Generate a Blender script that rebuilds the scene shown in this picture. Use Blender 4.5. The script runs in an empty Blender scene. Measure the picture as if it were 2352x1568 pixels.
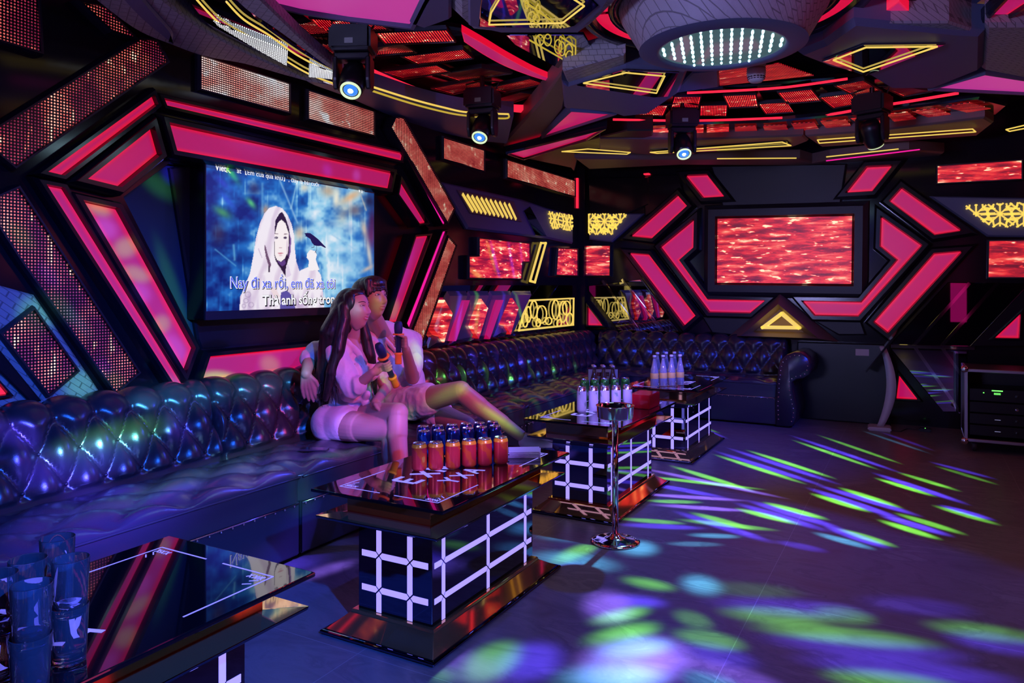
import bpy, bmesh, math, random
import numpy as np
from mathutils import Vector, Matrix, noise as mnoise
random.seed(7)
rng = np.random.RandomState(7)
SC = bpy.context.scene
COL = bpy.context.collection
# ------------------------------------------------------------------ camera
FPX = 1690.0; CX0 = 1176.0; HY = 660.0
CAM = Vector((3.59, 0.0, 1.35))
YAW = math.atan(934 / FPX)
FWD = Vector((-math.sin(YAW), math.cos(YAW), 0)); RGT = Vector((math.cos(YAW), math.sin(YAW), 0)); UP = Vector((0, 0, 1))
cd = bpy.data.cameras.new('camera'); co = bpy.data.objects.new('camera', cd); COL.objects.link(co)
co.location = CAM; co.rotation_euler = (math.pi / 2, 0, YAW)
cd.sensor_width = 36; cd.lens = 36 * FPX / 2352; cd.shift_y = -(784 - HY) / 2352; cd.clip_start = .05
SC.camera = co
YB = 8.2; XR = 6.6; YF = -2.4; ZC = 3.02
# ------------------------------------------------------------------ world and exposure
w = bpy.data.worlds.new('world'); SC.world = w; w.use_nodes = True
w.node_tree.nodes['Background'].inputs[0].default_value = (.05, .02, .08, 1)
w.node_tree.nodes['Background'].inputs[1].default_value = .15
SC.view_settings.view_transform = 'Standard'; SC.view_settings.look = 'None'
SC.view_settings.exposure = 0.0; SC.view_settings.gamma = 1
try: SC.view_settings.use_curve_mapping = False
except Exception: pass
SC.cycles.use_denoising = True
SC.cycles.max_bounces = 7; SC.cycles.diffuse_bounces = 2; SC.cycles.glossy_bounces = 5; SC.cycles.transmission_bounces = 7
SC.cycles.sample_clamp_indirect = 4; SC.cycles.caustics_reflective = False; SC.cycles.caustics_refractive = False
SC.cycles.blur_glossy = .3
# ------------------------------------------------------------------ rays from photograph pixels to places in the room
def ray(px, py):
    return FWD + RGT * ((px - CX0) / FPX) + UP * ((HY - py) / FPX)
def atX(px, py, X):
    d = ray(px, py); return CAM + d * ((X - CAM.x) / d.x)
def atY(px, py, Y):
    d = ray(px, py); return CAM + d * ((Y - CAM.y) / d.y)
def atZ(px, py, Z):
    d = ray(px, py); return CAM + d * ((Z - CAM.z) / d.z)
def proj(P):
    r = Vector(P) - CAM; z = r.dot(FWD)
    return (CX0 + FPX * r.dot(RGT) / z, HY - FPX * r.z / z)
class Pl:
    def __init__(s, kind, base): s.k = kind; s.b = base
    def to3(s, p, d):
        if s.k == 'L': return Vector((s.b + d, p[0], p[1]))
        if s.k == 'B': return Vector((p[0], s.b - d, p[1]))
        if s.k == 'C': return Vector((p[0], p[1], s.b - d))
        return Vector((p[0], p[1], s.b + d))
    def st(s, px, py, d=0):
        if s.k == 'L': P = atX(px, py, s.b + d); return (P.y, P.z)
        if s.k == 'B': P = atY(px, py, s.b - d); return (P.x, P.z)
        if s.k == 'C': P = atZ(px, py, s.b - d); return (P.x, P.y)
        P = atZ(px, py, s.b + d); return (P.x, P.y)
    def poly(s, pts, d=0): return [s.st(x, y, d) for x, y in pts]
LW = Pl('L', 0.0); BW = Pl('B', YB)
def CP(z): return Pl('C', z)
def q(s, ox, oy, pts): return [(ox + x / s, oy + y / s) for x, y in pts]
# ------------------------------------------------------------------ moving-head and effect lights with their gobos
def gobo(name, loc, target, cone, energy, patches, base=(0, 0, 0), blend=.15, size=.02):
    """patches: (A, B, width, colour, soft): ends A, B of a bar of light where it falls in the room"""
    l = bpy.data.lights.new(name, 'SPOT'); l.energy = energy; l.spot_size = math.radians(cone); l.spot_blend = blend; l.shadow_soft_size = size
    o = bpy.data.objects.new(name, l); COL.objects.link(o); loc = Vector(loc); o.location = loc
    d = (Vector(target) - loc).normalized(); o.rotation_euler = d.to_track_quat('-Z', 'Y').to_euler()
    m = d.to_track_quat('-Z', 'Y').to_matrix(); ax = m @ Vector((1, 0, 0)); ay = m @ Vector((0, 1, 0))
    l.use_nodes = True; nt = l.node_tree; em = nt.nodes['Emission']; em.inputs['Strength'].default_value = 1
    if not patches:
        em.inputs['Color'].default_value = (*base, 1); return o
    N = nt.nodes.new; Lk = nt.links.new
    g = N('ShaderNodeNewGeometry'); dots = []
    for v in (ax, ay, d):
        n = N('ShaderNodeVectorMath'); n.operation = 'DOT_PRODUCT'; n.inputs[1].default_value = v; Lk(g.outputs['Incoming'], n.inputs[0]); dots.append(n)
    cb = N('ShaderNodeCombineXYZ')
    for i in (0, 1):
        dv = N('ShaderNodeMath'); dv.operation = 'DIVIDE'; Lk(dots[i].outputs['Value'], dv.inputs[0]); Lk(dots[2].outputs['Value'], dv.inputs[1]); Lk(dv.outputs[0], cb.inputs[i])
    prev = None
    def uvp(P):
        r = Vector(P) - loc; z = r.dot(d); return Vector((r.dot(ax) / z, r.dot(ay) / z))
    for (A, B, wd, colr, soft) in patches:
        a = uvp(A); b = uvp(B); c = (a + b) / 2; h = (b - a); L = max(h.length / 2, 1e-3); ang = math.atan2(h.y, h.x)
        dist = ((Vector(A) + Vector(B)) / 2 - loc).length
        mp = N('ShaderNodeMapping'); mp.vector_type = 'TEXTURE'; mp.inputs['Location'].default_value = (c.x, c.y, 0)
        mp.inputs['Rotation'].default_value = (0, 0, ang); mp.inputs['Scale'].default_value = (L, max(wd / 2 / dist, 1e-3), 1)
        Lk(cb.outputs[0], mp.inputs['Vector'])
        ln = N('ShaderNodeVectorMath'); ln.operation = 'LENGTH'; Lk(mp.outputs[0], ln.inputs[0])
        mr = N('ShaderNodeMapRange'); mr.interpolation_type = 'SMOOTHSTEP'; mr.inputs['From Min'].default_value = 1 + soft; mr.inputs['From Max'].default_value = max(0, 1 - soft)
        Lk(ln.outputs['Value'], mr.inputs['Value'])
        ma = N('ShaderNodeVectorMath'); ma.operation = 'MULTIPLY_ADD'; Lk(mr.outputs[0], ma.inputs[0]); ma.inputs[1].default_value = colr
        if prev is None: ma.inputs[2].default_value = base
        else: Lk(prev, ma.inputs[2])
        prev = ma.outputs[0]
    Lk(prev, em.inputs['Color'])
    return o
GRN = (.22, 1.0, .08); BLU = (.10, .06, 1.0); VIO = (.28, .16, 1.0); CYN = (.10, .55, .9)
def fl(px, py): return atZ(px, py, 0)
def bars(lst, wd, soft=.45):
    out = []
    for (x0, y0, x1, y1, c, k) in lst:
        cc = {'g': GRN, 'b': BLU, 'v': VIO, 'c': CYN}[c]
        out.append((fl(x0, y0), fl(x1, y1), wd * (1.15 if c == 'b' else 1), tuple(v * k for v in cc), soft))
    return out
zq = lambda x, y: (1600 + x / 2.537, 950 + y / 2.537)
def zb(lst):
    out = []
    for a in lst:
        p = zq(a[0], a[1]); r = zq(a[2], a[3]); out.append((p[0], p[1], r[0], r[1], a[4], a[5]))
    return out
STREAKS = zb([
 (160, 255, 560, 385, 'g', 1), (165, 235, 660, 395, 'b', 1), (240, 218, 735, 380, 'b', 1), (345, 228, 735, 355, 'g', 1),
 (610, 170, 985, 300, 'g', .9), (605, 145, 1095, 312, 'b', 1), (755, 140, 1130, 270, 'g', .6),
 (1000, 110, 1310, 215, 'c', .25), (1100, 115, 1340, 200, 'b', .3), (1400, 290, 1700, 370, 'b', .5), (1430, 315, 1710, 400, 'g', .3),
 (1080, 385, 1350, 470, 'g', .9), (1085, 362, 1510, 505, 'b', 1), (1210, 352, 1490, 438, 'g', .6),
 (705, 475, 970, 560, 'g', 1), (705, 450, 1150, 600, 'b', 1), (770, 435, 1230, 575, 'b', 1), (870, 442, 1150, 535, 'g', .9),
 (1420, 545, 1720, 635, 'g', .6), (1450, 540, 1700, 612, 'b', .9),
 (1100, 630, 1380, 720, 'g', .9), (1110, 600, 1440, 700, 'b', 1), (1200, 590, 1520, 690, 'g', .6),
 (270, 560, 560, 635, 'g', 1), (280, 535, 700, 665, 'b', .9), (350, 520, 790, 655, 'b', 1), (430, 525, 720, 605, 'g', 1),
 (715, 700, 1000, 780, 'c', .6), (780, 665, 1080, 770, 'b', 1), (860, 680, 1130, 765, 'g', .6), (480, 745, 740, 800, 'b', .35)]) + [
 (1560, 962, 1640, 990, 'g', .9), (1590, 975, 1660, 1003, 'b', .9),
 (1495, 1095, 1720, 1120, 'g', .8), (1500, 1080, 1760, 1135, 'v', .9), (1560, 1075, 1710, 1122, 'g', .9), (1480, 1108, 1650, 1140, 'b', .9),
 (1490, 1135, 1690, 1148, 'v', .9), (1520, 1160, 1700, 1172, 'v', 1), (1500, 1150, 1600, 1153, 'g', .6), (1580, 1195, 1760, 1215, 'g', .6),
 (1570, 1180, 1750, 1238, 'b', .9), (1600, 1180, 1715, 1212, 'g', .7), (1440, 1205, 1600, 1212, 'b', .9), (1440, 1192, 1560, 1201, 'g', .6), (1590, 1228, 1690, 1232, 'c', .6), (1540, 1248, 1650, 1250, 'c', .3)]
FRONT = zb([
 (150, 1105, 920, 1150, 'b', 1), (200, 1160, 740, 1195, 'g', .9), (700, 1165, 1010, 1185, 'g', .6), (60, 1010, 560, 1040, 'g', .25),
 (1000, 1098, 1560, 1140, 'b', .5), (420, 1250, 1300, 1335, 'g', .85), (500, 1320, 1480, 1405, 'b', 1), (430, 1230, 900, 1290, 'g', .3),
 (1400, 1240, 1960, 1305, 'g', .7), (1500, 1305, 2000, 1365, 'b', .9), (700, 1440, 1750, 1545, 'b', 1), (820, 1530, 1500, 1600, 'g', .8),
 (-120, 1180, 80, 1215, 'g', .6), (-100, 1290, 250, 1340, 'g', .9), (-60, 1370, 320, 1440, 'b', .9), (-80, 1440, 480, 1590, 'v', .9), (-60, 1540, 250, 1600, 'c', .8)])
# effect light under the far moving head rakes green and blue bars across the floor
gobo('effect_light_streaks', (3.3, 5.2, 2.45), (3.0, 4.9, 0), 150, 2000, bars(STREAKS, .075, .45), size=.01)
gobo('effect_light_front', (4.9, .2, 2.6), (3.3, 2.4, 0), 120, 2400, bars(FRONT, .09, .5), size=.015)
# moving head whose lens faces the camera: large soft patches round the nearest table
PA = []
for (x0, y0, x1, y1, wd, c, k, s) in [
    (1085, 1560, 1170, 1480, .16, GRN, 1.0, .4), (1190, 1560, 1240, 1480, .2, BLU, 1.4, .5), (1000, 1560, 1030, 1540, .1, GRN, .7, .4),
    (1430, 1250, 1500, 1265, .18, CYN, 1.0, .6), (1240, 1275, 1400, 1300, .16, CYN, .8, .6), (1260, 1330, 1330, 1300, .14, BLU, 1.0, .5),
    (1350, 1400, 1440, 1380, .20, VIO, 1.0, .6), (1360, 1470, 1500, 1440, .09, GRN, .7, .5), (1380, 1500, 1530, 1480, .09, CYN, .9, .5), (1370, 1425, 1480, 1400, .07, GRN, .8, .5), (1440, 1330, 1540, 1350, .07, GRN, .6, .5), (1410, 1375, 1520, 1385, .07, BLU, 1.0, .5), (1340, 1530, 1560, 1500, .22, VIO, 1.1, .5), (1300, 1560, 1500, 1550, .12, CYN, 1.0, .6),
    (1280, 1290, 1360, 1250, .1, GRN, .8, .5), (1585, 1325, 1640, 1360, .16, CYN, .8, .6), (1250, 1230, 1360, 1235, .12, CYN, .5, .6),
    (690, 1330, 800, 1290, .10, VIO, 1.2, .6), (560, 1330, 700, 1280, .24, BLU, 1.2, .8), (640, 1480, 760, 1430, .10, VIO, .8, .8), (1010, 1500, 1140, 1560, .10, VIO, .8, .8), (760, 1570, 900, 1500, .1, GRN, .25, .6)]:
    PA.append((fl(x0, y0), fl(x1, y1), wd, tuple(v * k for v in c), s))
gobo('moving_head_beam', (2.16, 4.98, 2.33), (2.1, 2.6, 0), 96, 1500, PA, base=(.004, .006, .09), size=.03)
# unseen projector added on the near side: patches on sofa, wall, singers
def wl(px, py, X): return atX(px, py, X)
PB = []
for (A, B, wd, c, k, s) in [
    (wl(150, 1030, .3), wl(370, 970, .3), .10, GRN, .9, .8), (wl(160, 1060, .3), wl(330, 1010, .3), .12, CYN, .5, .8), (wl(0, 970, .3), wl(90, 1010, .3), .10, BLU, 1.4, .6),
    (wl(100, 1090, .4), wl(300, 1020, .4), .16, BLU, 1.3, .7), (wl(330, 890, .25), wl(480, 900, .25), .16, CYN, .5, .8),
    (wl(500, 900, .25), wl(680, 870, .25), .12, CYN, .45, .8), (wl(270, 1155, .7), wl(640, 1010, .7), .10, GRN, .35, .8),
    (wl(250, 1150, .8), wl(840, 1000, .8), .16, VIO, .8, .9), (wl(60, 1240, .9), wl(400, 1150, .9), .25, BLU, .9, .9),
    (wl(60, 690, .02), wl(110, 750, .02), .16, GRN, .8, .6), (wl(220, 870, .02), wl(150, 900, .02), .14, GRN, .9, .6), (wl(20, 520, .02), wl(70, 570, .02), .07, GRN, .9, .6),
    (wl(90, 610, .02), wl(130, 660, .02), .06, BLU, 1.6, .6), (wl(120, 680, .02), wl(160, 740, .02), .07, GRN, .9, .6), (wl(150, 710, .02), wl(200, 770, .02), .05, CYN, 1.3, .6), (wl(220, 830, .02), wl(250, 860, .02), .07, BLU, 1.6, .6), (wl(240, 860, .02), wl(280, 890, .02), .07, GRN, 1, .6),
    (wl(200, 470, .05), wl(250, 490, .05), .06, GRN, 1.2, .5), (wl(215, 510, .05), wl(265, 540, .05), .10, VIO, 1.6, .5), (wl(265, 580, .05), wl(310, 560, .05), .09, GRN, 1.3, .5),
    (wl(285, 620, .05), wl(340, 640, .05), .07, GRN, 1.3, .5), (wl(300, 660, .05), wl(340, 690, .05), .10, VIO, 1.6, .5), (wl(360, 730, .05), wl(380, 760, .05), .09, GRN, 1.3, .5), (wl(380, 770, .05), wl(420, 830, .05), .10, VIO, 1.8, .5),
    (wl(600, 830, .05), wl(640, 845, .05), .10, GRN, 1.2, .5), (wl(465, 865, .05), wl(540, 870, .05), .06, GRN, 1.0, .5),
    (wl(330, 400, -.1), wl(395, 450, -.1), .10, GRN, .8, .7), (wl(385, 380, -.1), wl(395, 420, -.1), .08, BLU, 1.5, .6),
    (wl(520, 300, .05), wl(640, 330, .05), .2, VIO, .5, .8), (wl(740, 390, .06), wl(760, 395, .06), .08, BLU, 1.5, .6), (wl(810, 400, .06), wl(825, 408, .06), .08, VIO, 2, .6),
    (wl(950, 570, .06), wl(900, 700, .06), .06, BLU, 1.8, .6), (wl(910, 690, .06), wl(898, 730, .06), .08, GRN, 1.5, .5), (wl(375, 560, .0), wl(450, 800, .0), .08, GRN, .8, .5),
    (wl(330, 1150, .75), wl(470, 1100, .75), .05, BLU, 1.3, .8), (wl(540, 1075, .8), wl(680, 1060, .8), .05, CYN, .5, .8), (wl(500, 1130, .88), wl(660, 1085, .88), .03, VIO, 1.0, .8), (wl(180, 1130, .5), wl(300, 1120, .5), .08, BLU, 1.3, .8), (wl(390, 950, .27), wl(420, 1010, .27), .10, BLU, .9, .8), (wl(40, 1060, .3), wl(120, 1080, .3), .14, BLU, 1.0, .8), (wl(300, 920, .2), wl(360, 935, .2), .06, CYN, .7, .8), (wl(720, 1050, .85), wl(840, 1030, .85), .035, GRN, .5, .8), (wl(690, 1090, .9), wl(700, 1180, .9), .14, GRN, .12, .8),
    (wl(1345, 915, 1.8), wl(1440, 910, 1.8), .22, VIO, 2.6, .9), (wl(1500, 850, 1.8), wl(1570, 850, 1.8), .25, VIO, 2.6, .9), (wl(960, 1050, 1.8), wl(1160, 1040, 1.8), .12, VIO, .35, .9),  # violet patches added to brighten cans and bottles
    # the singers
    (wl(815, 690, .78), wl(828, 720, .78), .06, CYN, .9, .9), (wl(800, 945, .9), wl(840, 950, .9), .07, VIO, 1.6, .7), (wl(895, 915, 1), wl(925, 920, 1), .06, GRN, 1.2, .6),
    (wl(868, 680, .74), wl(872, 715, .74), .07, GRN, .35, .9), (wl(840, 722, .74), wl(862, 728, .74), .06, BLU, .9, .8), (wl(960, 780, .7), wl(965, 840, .7), .08, GRN, .8, .7),
    (wl(850, 880, .7), wl(900, 890, .7), .10, GRN, .6, .7), (wl(930, 930, .9), wl(960, 960, .9), .12, GRN, .6, .7), (wl(1000, 915, 1), wl(1060, 900, 1), .08, GRN, .7, .7),
    (wl(1110, 930, 1.3), wl(1180, 990, 1.4), .05, GRN, .9, .7), (wl(900, 850, .7), wl(870, 800, .7), .20, VIO, .5, .8), (wl(790, 900, .7), wl(760, 850, .7), .12, VIO, .5, .8)]:
    if A.z < .86 and A.y < 3.0: k *= 4.5
    PB.append((A, B, wd, tuple(v * k for v in c), s))
gobo('unseen_projector_near', (4.4, .6, 2.25), (.5, 2.9, .9), 110, 900, PB, base=(.004, .006, .035), size=.02)
# bars raking the far left wall and sofa
PC = []
for i, (x0, y0, x1, y1, c, k) in enumerate([(1085, 620, 1110, 640, 'g', 1), (1060, 655, 1040, 800, 'b', 1.5), (1100, 650, 1085, 790, 'g', .9), (1130, 560, 1150, 640, 'b', 1.6), (1120, 555, 1140, 620, 'g', .7),
    (1170, 560, 1185, 650, 'b', 1.6), (1160, 665, 1140, 790, 'b', 1.4), (1185, 670, 1205, 760, 'g', 1), (1220, 650, 1230, 690, 'g', .8), (1250, 660, 1262, 690, 'b', 1), (1195, 550, 1205, 640, 'b', .9), (1010, 680, 990, 790, 'c', .9)]):
    PC.append((wl(x0, y0, .06), wl(x1, y1, .06), .05, tuple(v * k for v in {'g': GRN, 'b': BLU, 'c': CYN}[c]), .6))
for i in range(22):
    px = 985 + i * 17; py = 812 - i * 1.2 + 40 * (i % 3)
    PC.append((wl(px, py, .25), wl(px + 12, py + 46, .3), .05, tuple(v * (1.0 if i % 2 else 1.6) for v in ((BLU, GRN, CYN)[i % 3])), .7))
for i in range(9):
    px = 1050 + i * 32
    PC.append((wl(px, 905 - i * 3, .8), wl(px + 60, 960 - i * 6, .9), .05, tuple(v * .7 for v in ((BLU, GRN, CYN)[i % 3])), .7))
gobo('moving_head_far', (3.1, 5.3, 2.35), (.2, 5.2, .9), 110, 700, PC, base=(.006, .006, .04), size=.02)
# ------------------------------------------------------------------ added fill washes from unseen lamps behind and beside the camera
def area(name, loc, tgt, sx, sy, e, col):
    l = bpy.data.lights.new(name, 'AREA'); l.shape = 'RECTANGLE'; l.size = sx; l.size_y = sy; l.energy = e; l.color = col
    o = bpy.data.objects.new(name, l); COL.objects.link(o); o.location = loc
    o.rotation_euler = (Vector(tgt) - Vector(loc)).to_track_quat('-Z', 'Y').to_euler(); return o
area('blue_fill', (1.6, -1.6, 2.8), (2.0, 1.8, 0), 1.6, .6, 14, (.06, .06, 1))
area('magenta_fill', (5.6, 2.6, 2.7), (1.0, 3.6, .8), 1.4, .6, 6, (1, .08, .30))
cw = area('ceiling_fill', (1.4, -2.1, 1.5), (2.6, 2.8, 3.0), 1.0, .4, 26, (.42, .42, 1)); cw.data.spread = math.radians(62)  # added unseen fill lifting the ceiling plates
gobo('sofa_blue_fill', (4.7, .4, 2.6), (.6, 1.75, .3), 46, 1300, [], (.01, .12, 1), .9, .05)  # added fill bringing blue onto the sofa
gobo('corner_blue_fill', (4.9, 4.2, 2.6), (1.0, 6.9, .3), 52, 700, [], (.01, .07, 1), .9, .05)  # added blue fill for the far sofa corner
gobo('couple_pink_fill', (4.5, 1.7, 2.5), (.85, 3.55, .85), 22, 420, [], (1, .07, .26), .5, .06)  # added spot brightening the couple, no fixture built
area('red_fill', (5.8, 6.2, 2.9), (4.0, 4.2, 0), 1.4, 1.0, 5, (1, .12, .22))
# ------------------------------------------------------------------ materials
MATS = {}
def pm(name, col, rough=.5, metal=0, emi=None, es=0, coat=0, trans=0, ior=1.45, bump=None, spec=.5):
    if name in MATS: return MATS[name]
    m = bpy.data.materials.new(name); MATS[name] = m; m.use_nodes = True; nt = m.node_tree; b = nt.nodes['Principled BSDF']
    b.inputs['Base Color'].default_value = (*col, 1); b.inputs['Roughness'].default_value = rough; b.inputs['Metallic'].default_value = metal
    b.inputs['Specular IOR Level'].default_value = spec; b.inputs['IOR'].default_value = ior
    if coat: b.inputs['Coat Weight'].default_value = coat; b.inputs['Coat Roughness'].default_value = .06
    if trans: b.inputs['Transmission Weight'].default_value = trans
    if emi: b.inputs['Emission Color'].default_value = (*emi, 1); b.inputs['Emission Strength'].default_value = es
    if bump:
        n = nt.nodes.new('ShaderNodeTexNoise'); n.inputs['Scale'].default_value = bump[0]; n.inputs['Detail'].default_value = 4
        tc = nt.nodes.new('ShaderNodeTexCoord'); nt.links.new(tc.outputs['Object'], n.inputs['Vector'])
        bp = nt.nodes.new('ShaderNodeBump'); bp.inputs['Strength'].default_value = bump[1]; bp.inputs['Distance'].default_value = bump[2]
        nt.links.new(n.outputs[0], bp.inputs['Height']); nt.links.new(bp.outputs[0], b.inputs['Normal'])
    return m
class NB:
    def __init__(s, m): s.nt = m.node_tree; s.b = s.nt.nodes['Principled BSDF']
    def n(s, t, **k):
        x = s.nt.nodes.new(t)
        for a, v in k.items(): setattr(x, a, v)
        return x
    def l(s, a, b): s.nt.links.new(a, b)
    def math(s, op, a, b=None, c=None):
        x = s.n('ShaderNodeMath', operation=op)
        for i, v in enumerate((a, b, c)):
            if v is None: continue
            if isinstance(v, (int, float)): x.inputs[i].default_value = v
            else: s.l(v, x.inputs[i])
        return x.outputs[0]
    def noise(s, vec, sc, det=3, rough=.5, dist=0):
        x = s.n('ShaderNodeTexNoise'); x.inputs['Scale'].default_value = sc; x.inputs['Detail'].default_value = det
        x.inputs['Roughness'].default_value = rough; x.inputs['Distortion'].default_value = dist
        if vec is not None: s.l(vec, x.inputs['Vector'])
        return x.outputs[0]
    def map(s, vec, loc=(0, 0, 0), rot=(0, 0, 0), sc=(1, 1, 1)):
        x = s.n('ShaderNodeMapping'); x.inputs['Location'].default_value = loc; x.inputs['Rotation'].default_value = rot; x.inputs['Scale'].default_value = sc
        s.l(vec, x.inputs['Vector']); return x.outputs[0]
    def ramp(s, fac, stops, interp='LINEAR'):
        x = s.n('ShaderNodeValToRGB'); cr = x.color_ramp; cr.interpolation = interp
        while len(cr.elements) < len(stops): cr.elements.new(.5)
        for e, (p, c) in zip(cr.elements, stops): e.position = p; e.color = (*c, 1)
        s.l(fac, x.inputs[0]); return x.outputs[0]
    def uv(s): return s.n('ShaderNodeUVMap').outputs[0]
    def obj(s): return s.n('ShaderNodeTexCoord').outputs['Object']
def led_mat(name, stops, strength, pitch=.0125, ang=.35, stretch=(.8, 7), sc=3.0, mode='dot', off=0):
    if name in MATS: return MATS[name]
    m = pm(name, (.05, .045, .05), .35); B = NB(m); uv = B.uv()
    pat = B.noise(B.map(uv, (off, off * .7, 0), (0, 0, ang), (stretch[0], stretch[1], 1)), sc, 5, .62)
    spark = B.noise(B.map(uv, (3 + off, 0, 0), (0, 0, ang), (stretch[0] * 2.2, stretch[1] * 1.4, 1)), sc * 1.5, 2, .5)
    f = B.math('ADD', pat, B.math('MULTIPLY', B.math('MAXIMUM', B.math('SUBTRACT', spark, .60), 0), 3.0))
    col = B.ramp(f, stops)
    fr = B.n('ShaderNodeVectorMath', operation='FRACTION'); B.l(B.map(uv, (0, 0, 0), (0, 0, 0), (1 / pitch, 1 / pitch, 1)), fr.inputs[0])
    sp = B.n('ShaderNodeSeparateXYZ'); B.l(fr.outputs[0], sp.inputs[0])
    if mode == 'dot':
        dx = B.math('SUBTRACT', sp.outputs[0], .5); dy = B.math('SUBTRACT', sp.outputs[1], .5)
        r = B.math('ADD', B.math('MULTIPLY', dx, dx), B.math('MULTIPLY', dy, dy))
        mask = B.n('ShaderNodeMapRange', interpolation_type='SMOOTHSTEP'); mask.inputs['From Min'].default_value = .12; mask.inputs['From Max'].default_value = .03; B.l(r, mask.inputs['Value']); mk = mask.outputs[0]
    else:
        dy = B.math('ABSOLUTE', B.math('SUBTRACT', sp.outputs[1], .5)); mask = B.n('ShaderNodeMapRange'); mask.inputs['From Min'].default_value = .46; mask.inputs['From Max'].default_value = .3; mask.inputs['To Min'].default_value = .6; B.l(dy, mask.inputs['Value']); mk = mask.outputs[0]
    mx = B.n('ShaderNodeMix', data_type='RGBA', blend_type='MULTIPLY'); mx.inputs[0].default_value = 1; B.l(col, mx.inputs[6]); B.l(mk, mx.inputs[7])
    B.l(mx.outputs[2], B.b.inputs['Emission Color']); B.b.inputs['Emission Strength'].default_value = strength
    bc = B.n('ShaderNodeMix', data_type='RGBA'); B.l(mk, bc.inputs[0]); bc.inputs[6].default_value = (.01, .01, .012, 1); bc.inputs[7].default_value = (.14, .14, .14, 1)
    B.l(bc.outputs[2], B.b.inputs['Base Color'])
    return m
RED = [(.32, (.16, 0, .006)), (.46, (.42, .002, .008)), (.58, (.80, .02, .02)), (.68, (1, .14, .08)), (.90, (1.8, .9, .55))]
DIM = [(.30, (.05, .0, .012)), (.48, (.22, .012, .03)), (.60, (.55, .10, .07)), (.8, (1.2, .7, .5))]
PEACH = [(.30, (.8, .10, .09)), (.46, (1.3, .40, .32)), (.58, (1.7, 1.1, 1.0)), (.8, (2.2, 2.2, 2.4))]
WHT = [(.25, (.9, 1.0, 1.1)), (.5, (1.6, 1.7, 1.8)), (.8, (2.6, 2.4, 2.1))]
M_led = led_mat('led_red_flow', RED, 2.0, .009, .30, (1.0, 7), 2.6, 'dot')
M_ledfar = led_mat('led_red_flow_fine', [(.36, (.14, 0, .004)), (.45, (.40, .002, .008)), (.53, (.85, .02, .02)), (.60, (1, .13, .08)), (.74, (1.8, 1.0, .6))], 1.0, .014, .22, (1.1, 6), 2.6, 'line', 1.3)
M_ledpeach = led_mat('led_peach', PEACH, 1.7, .0125, .1, (1.2, 2.5), 1.6, 'dot', 2.2)
M_leddim = led_mat('led_dim_dots', DIM, 1.7, .0145, .9, (2.5, 1.5), 2.2, 'dot', 4.1)
M_ledmid = led_mat('led_salmon', [(.3, (.45, .03, .03)), (.5, (.85, .13, .10)), (.68, (1.1, .4, .28)), (.85, (1.5, 1.1, .8))], 2.0, .011, .8, (1.5, 2.5), 2.5, 'dot', 5.5)
M_ledwhite = led_mat('led_white_blue', WHT, 1.6, .0135, .1, (1.2, 2), 1.2, 'dot', 7)
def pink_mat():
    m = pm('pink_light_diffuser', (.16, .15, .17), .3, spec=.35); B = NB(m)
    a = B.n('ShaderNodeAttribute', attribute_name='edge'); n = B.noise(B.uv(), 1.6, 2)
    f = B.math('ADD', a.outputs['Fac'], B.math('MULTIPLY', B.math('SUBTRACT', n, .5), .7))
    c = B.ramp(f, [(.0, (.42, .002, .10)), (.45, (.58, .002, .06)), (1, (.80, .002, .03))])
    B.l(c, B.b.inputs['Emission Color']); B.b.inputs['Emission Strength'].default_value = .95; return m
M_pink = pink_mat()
M_redtube = pm('red_light_strip', (.3, .02, .03), .4, emi=(1, .02, .06), es=1.1)
M_magtube = pm('magenta_light_strip', (.3, .02, .2), .4, emi=(.85, .01, .30), es=1.1)
M_yel = pm('warm_yellow_neon', (.3, .25, .1), .4, emi=(.86, .60, .10), es=1.0)
M_yeld = pm('dim_yellow_neon', (.3, .25, .1), .4, emi=(.55, .40, .03), es=.9)
M_lav = pm('lavender_light_line', (.3, .3, .5), .4, emi=(.36, .28, 1), es=1.25)
M_lavd = pm('etched_violet_light', (.3, .3, .5), .4, emi=(.28, .24, 1), es=.95)
M_black = pm('black_gloss_acrylic', (.010, .009, .014), .12, spec=.55)
M_blackd = pm('black_satin_panel', (.014, .012, .02), .42)
M_frame = pm('black_lacquer_frame', (.012, .010, .016), .16, spec=.6)
M_slate = pm('blue_grey_panel', (.10, .11, .20), .5, bump=(60, .15, .002))
M_slate_o = pm('brown_grey_panel', (.16, .10, .10), .5, bump=(60, .15, .002))
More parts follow.
